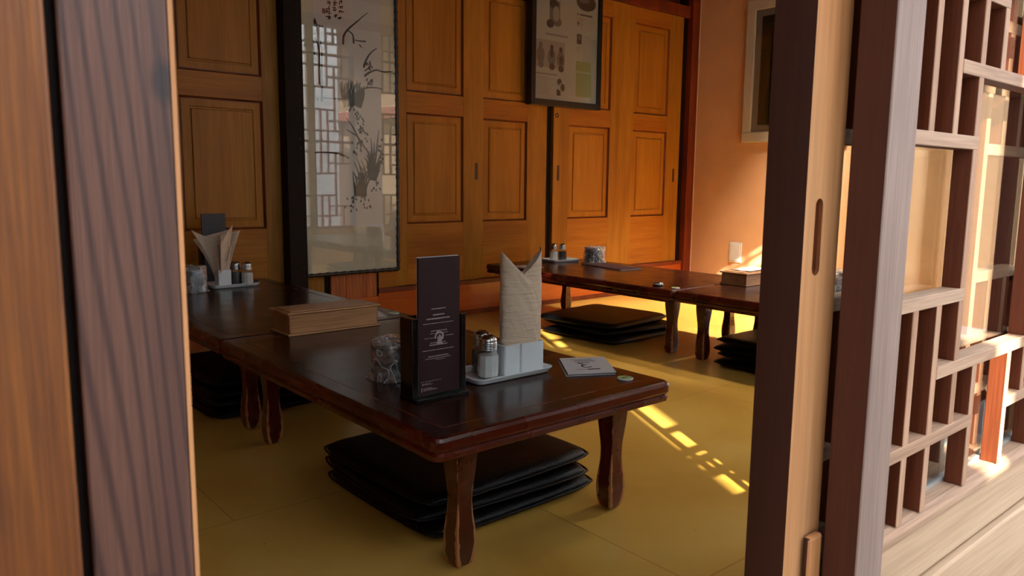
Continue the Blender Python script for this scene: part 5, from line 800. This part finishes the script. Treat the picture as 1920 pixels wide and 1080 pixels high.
def flared(x, y, z):
    t = thing('napkin_bundle', 'flared open bunch of brown napkins in the holder against the closets', 'napkins', (x, y, z), 0, 'folded brown paper napkins')
    random.seed(21)
    for (xb0, xb1, xt0, xt1, zt0, zt1, yo, yt) in ((-.024, -.004, -.125, -.02, .262, .205, .010, .02), (-.020, .014, -.03, .045, .205, .285, -.016, -.05), (.004, .024, -.01, .085, .235, .255, .004, -.01), (-.026, .020, -.11, .055, .215, .262, .018, .04), (.0, .024, .02, .062, .15, .245, -.008, -.03)):
        m = MB(); n = 14; V = []
        for j in range(n+1):
            q = j/n; row = []
            for i in range(9):
                s_ = i/8; e = q**1.6
                xx = (xb0+(xb1-xb0)*s_)*(1-e)+(xt0+(xt1-xt0)*s_)*e; zz = q*(zt0+(zt1-zt0)*s_)
                yy = yo*(1-q)+(yt+.018*math.sin(s_*3.1+yo*90))*q + .002*noise.noise(Vector((xx*60, zz*40, yo*50)))
                row.append(m.bm.verts.new((xx, yy, zz)))
            V.append(row)
        for j in range(n):
            for i in range(8): m.bm.faces.new((V[j][i], V[j][i+1], V[j+1][i+1], V[j+1][i]))
        m.build('napkin', M['napkin'], t, smooth=True, solid=.0008)
flared(1.275, 3.62, TT+.012)
ms2 = thing('menu_stand', 'black menu stand behind the flared napkins on the table against the closets', 'menu stand', (1.30, 3.772, TT), 0, 'menu stands')
bxo('base', M['black_plastic'], (-.070, .070, -.03, .045, 0, .010), ms2); bxo('side', M['black_plastic'], (-.072, -.0585, -.012, .040, .010, .19), ms2); bxo('side', M['black_plastic'], (.0585, .072, -.012, .040, .010, .19), ms2); bxo('back', M['black_plastic'], (-.0585, .0585, .034, .040, .010, .19), ms2)
mn2 = thing('menu_card', 'charcoal menu card rising behind the flared napkins against the closets', 'menu', (1.292, 3.772, TT+.0105), 0, 'menus')
bxo('cover', M['menu_grey'], (-.0575, .0575, -.009, .001, 0, .330), mn2, .001)
# far-right tray --------------------------------------------------------
tray(3.435, 3.585, TT, .215, .165, -.12, 'white ceramic tray on the farther table by the stucco wall, two shakers on it')
shaker(3.392, 3.600, TT+.0052, 'salt', 'salt shaker on the far tray beside the wrapped jar, nearer the dark gap', gS, .98)
shaker(3.440, 3.570, TT+.0052, 'pepper', 'pepper shaker on the far tray beside the wrapped jar, nearer the jar', gS, .98)
fm = thing('menu_card', 'dark menu lying flat on the farther table by the stucco wall', 'menu', (3.46, 3.17, TT), -.12, 'menus')
bxo('cover', M['menu'], (-.085, .085, -.19, .18, .0045, .007), fm, .0006); bxo('inner_pages', M['white_card'], (-.083, .083, -.188, .178, 0, .0045), fm)
fl = bxo('flat_card', M['white_card'], (-.06, .06, -.08, .08, 0, .002)); fl.location = (3.03, 3.45, TT); fl.rotation_euler = (0, 0, .1); tag(fl, 'pale card lying at the far end of the table by the stucco wall', 'card')
# wooden boxes ----------------------------------------------------------
def wooden_box(x0, y0, w, d, h, label, rz=0):
    t = thing('wooden_box', label, 'box', (x0, y0, TT), rz, 'lidded wooden cutlery boxes')
    bxo('plinth', M['box_wood'], (-.007, w+.007, -.007, d+.007, 0, .0065), t, .002)
    bxo('body', M['box_wood'], (0, w, 0, d, .007, h-.012), t, .001)
    bxo('lid', M['box_wood'], (-.009, w+.009, -.009, d+.009, h-.0100, h-.003), t, .0028); bxo('lid_panel', M['box_wood'], (.008, w-.008, .008, d-.008, h-.003, h), t, .001)
    j = MB()
    for k in range(6): j.box(-.0004, .004, -.0006, .010, .010+k*.0085, .0135+k*.0085); j.box(w-.004, w+.0004, -.0006, .010, .010+k*.0085, .0135+k*.0085)
    j.build('finger_joint', M['recess'], t)
    return t
wooden_box(1.036, 2.350, .328, .135, .080, 'lidded wooden box across the seam of the two left-hand tables')
wooden_box(3.345, 2.150, .30, .145, .068, 'lidded wooden box with folded papers on top, on the table by the stucco wall')
pp = MB(); n = 12; V = []
for j in range(n+1):
    V.append([pp.bm.verts.new((.19*i/6, .115*j/n, .0015*math.sin(j*.9+i*.6)+.0022+.0022*i*.3)) for i in range(7)])
for j in range(n):
    for i in range(6): pp.bm.faces.new((V[j][i], V[j][i+1], V[j+1][i+1], V[j+1][i]))
q = pp.build('paper_sheet', M['white_card'], smooth=True, solid=.001); q.location = (3.40, 2.165, TT+.0685); tag(q, 'white folded paper lying on the wooden box by the stucco wall', 'paper')
# cards and discs -------------------------------------------------------
cz = thing('flyer_card', 'white card with a black curled logo lying on the nearest table beside the green disc', 'card', (1.389, 1.418, TT))
ux, uy = Vector((.1215, -.064)), Vector((.108, .147))
def PT(u, v, z): p = ux*u + uy*v; return (p.x, p.y, z)
def slab(m, z0, z1, u0=0, u1=1, v0=0, v1=1):
    m.loft([[PT(u0, v0, z), PT(u1, v0, z), PT(u1, v1, z), PT(u0, v1, z)] for z in (z0, z1)]); return m
slab(MB(), 0, .0018).build('under_card', M['white_card'], cz); slab(MB(), .0018, .0040, .02, 1, 0, 1).build('under_edge', M['menu'], cz); slab(MB(), .0042, .0062, .035, 1.015, 0, 1).build('top_card', M['white_card'], cz)
ik = MB()
def rib_uv(pts, w, m=ik, z=.0064):
    tmp = MB(); ribbon(tmp, pts, w, w, 0)
    mp = {}
    for v in tmp.bm.verts: mp[v] = m.bm.verts.new(PT(v.co.x, v.co.z, z))
    for f in tmp.bm.faces: m.bm.faces.new([mp[v] for v in f.verts])
    tmp.bm.free()
rib_uv([(.60, .60), (.53, .645), (.45, .63), (.42, .575), (.46, .52), (.53, .505)], .024); rib_uv([(.53, .505), (.44, .49), (.405, .43), (.44, .365), (.52, .345), (.60, .375)], .030); rib_uv([(.40, .60), (.36, .64)], .05)
slab(ik, .0063, .0065, .48, .74, .20, .245); ik.build('logo', M['ink'], cz)
ig = MB()
for v, a, b in ((.84, .25, .70), (.79, .30, .72), (.74, .32, .76), (.69, .30, .74), (.225, .24, .47)): slab(ig, .0063, .00645, a, b, v, v+.022)
ig.build('lettering', M['ink_grey'], cz)
def disc(x, y, label, r=.021):
    t = thing('round_tag', label, 'disc', (x, y, TT), 0, 'small round pale-green table tags')
    a = MB(); a.lathe([(r*.96, 0), (r, .001), (r, .003), (r*.95, .004), (r*.9, .0036)], seg=36); a.build('rim', M['white_card'], t, smooth=False)
    b = MB(); b.lathe([(r*.89, .0034), (r*.89, .0042)], seg=36); b.build('face', M['green'], t)
    c = MB()
    for k in range(5): c.box(-r*.55+k*r*.22, -r*.40+k*r*.22, -r*.1, r*.25-abs(k-2)*.001, .0042, .0045)
    c.build('printed_mark', M['green_dark'], t); return t
disc(1.492, 1.304, 'pale green round tag near the corner of the nearest table')
disc(1.535, 2.52, 'pale round tag on the table against the closets, beside the white card')
disc(3.008, 2.322, 'pale round tag at the seam of the two tables by the stucco wall')
bl = thing('call_button', 'ribbed black and white round button on the table edge by the stucco wall', 'button', (3.012, 2.435, TT))
b_ = MB(); b_.lathe([(.026, 0), (.027, .004), (.025, .006)], seg=32); b_.build('base', M['black_plastic'], bl); b_ = MB(); b_.lathe([(.0245, .006), (.026, .009), (.0245, .012)], seg=32); b_.build('band', M['white_card'], bl)
b_ = MB(); b_.lathe([(.024, .012), (.0245, .015), (.021, .018), (.008, .019)], seg=32); b_.build('cap', M['steel'], bl, smooth=True)
wc_ = bxo('flat_card', M['white_card'], (-.045, .045, -.07, .07, 0, .0018)); wc_.location = (1.455, 2.555, TT); wc_.rotation_euler = (0, 0, -.3); tag(wc_, 'grey-white card beside the wooden box on the table against the closets', 'card')
# white napkins seen between the posts
sn = thing('standing_napkin', 'white folded napkin seen in the slit between the two right-hand posts', 'napkins', (3.55, 1.84, TT))
for a, hgt, wd in ((.3, .25, .03), (-.5, .21, .026), (1.1, .19, .03)):
    m = MB(); m.loft([[(-wd, -.004, 0), (wd, -.004, 0), (wd, .004, 0), (-wd, .004, 0)], [(-wd*1.3, -.003, hgt*.6), (wd*1.2, -.003, hgt*.6), (wd*1.2, .003, hgt*.6), (-wd*1.3, .003, hgt*.6)], [(wd*.2, -.001, hgt), (wd*.5, -.001, hgt), (wd*.5, .001, hgt), (wd*.2, .001, hgt)]])
    o = m.build('fold', M['white_card'], sn); o.rotation_euler = (0, 0, a)
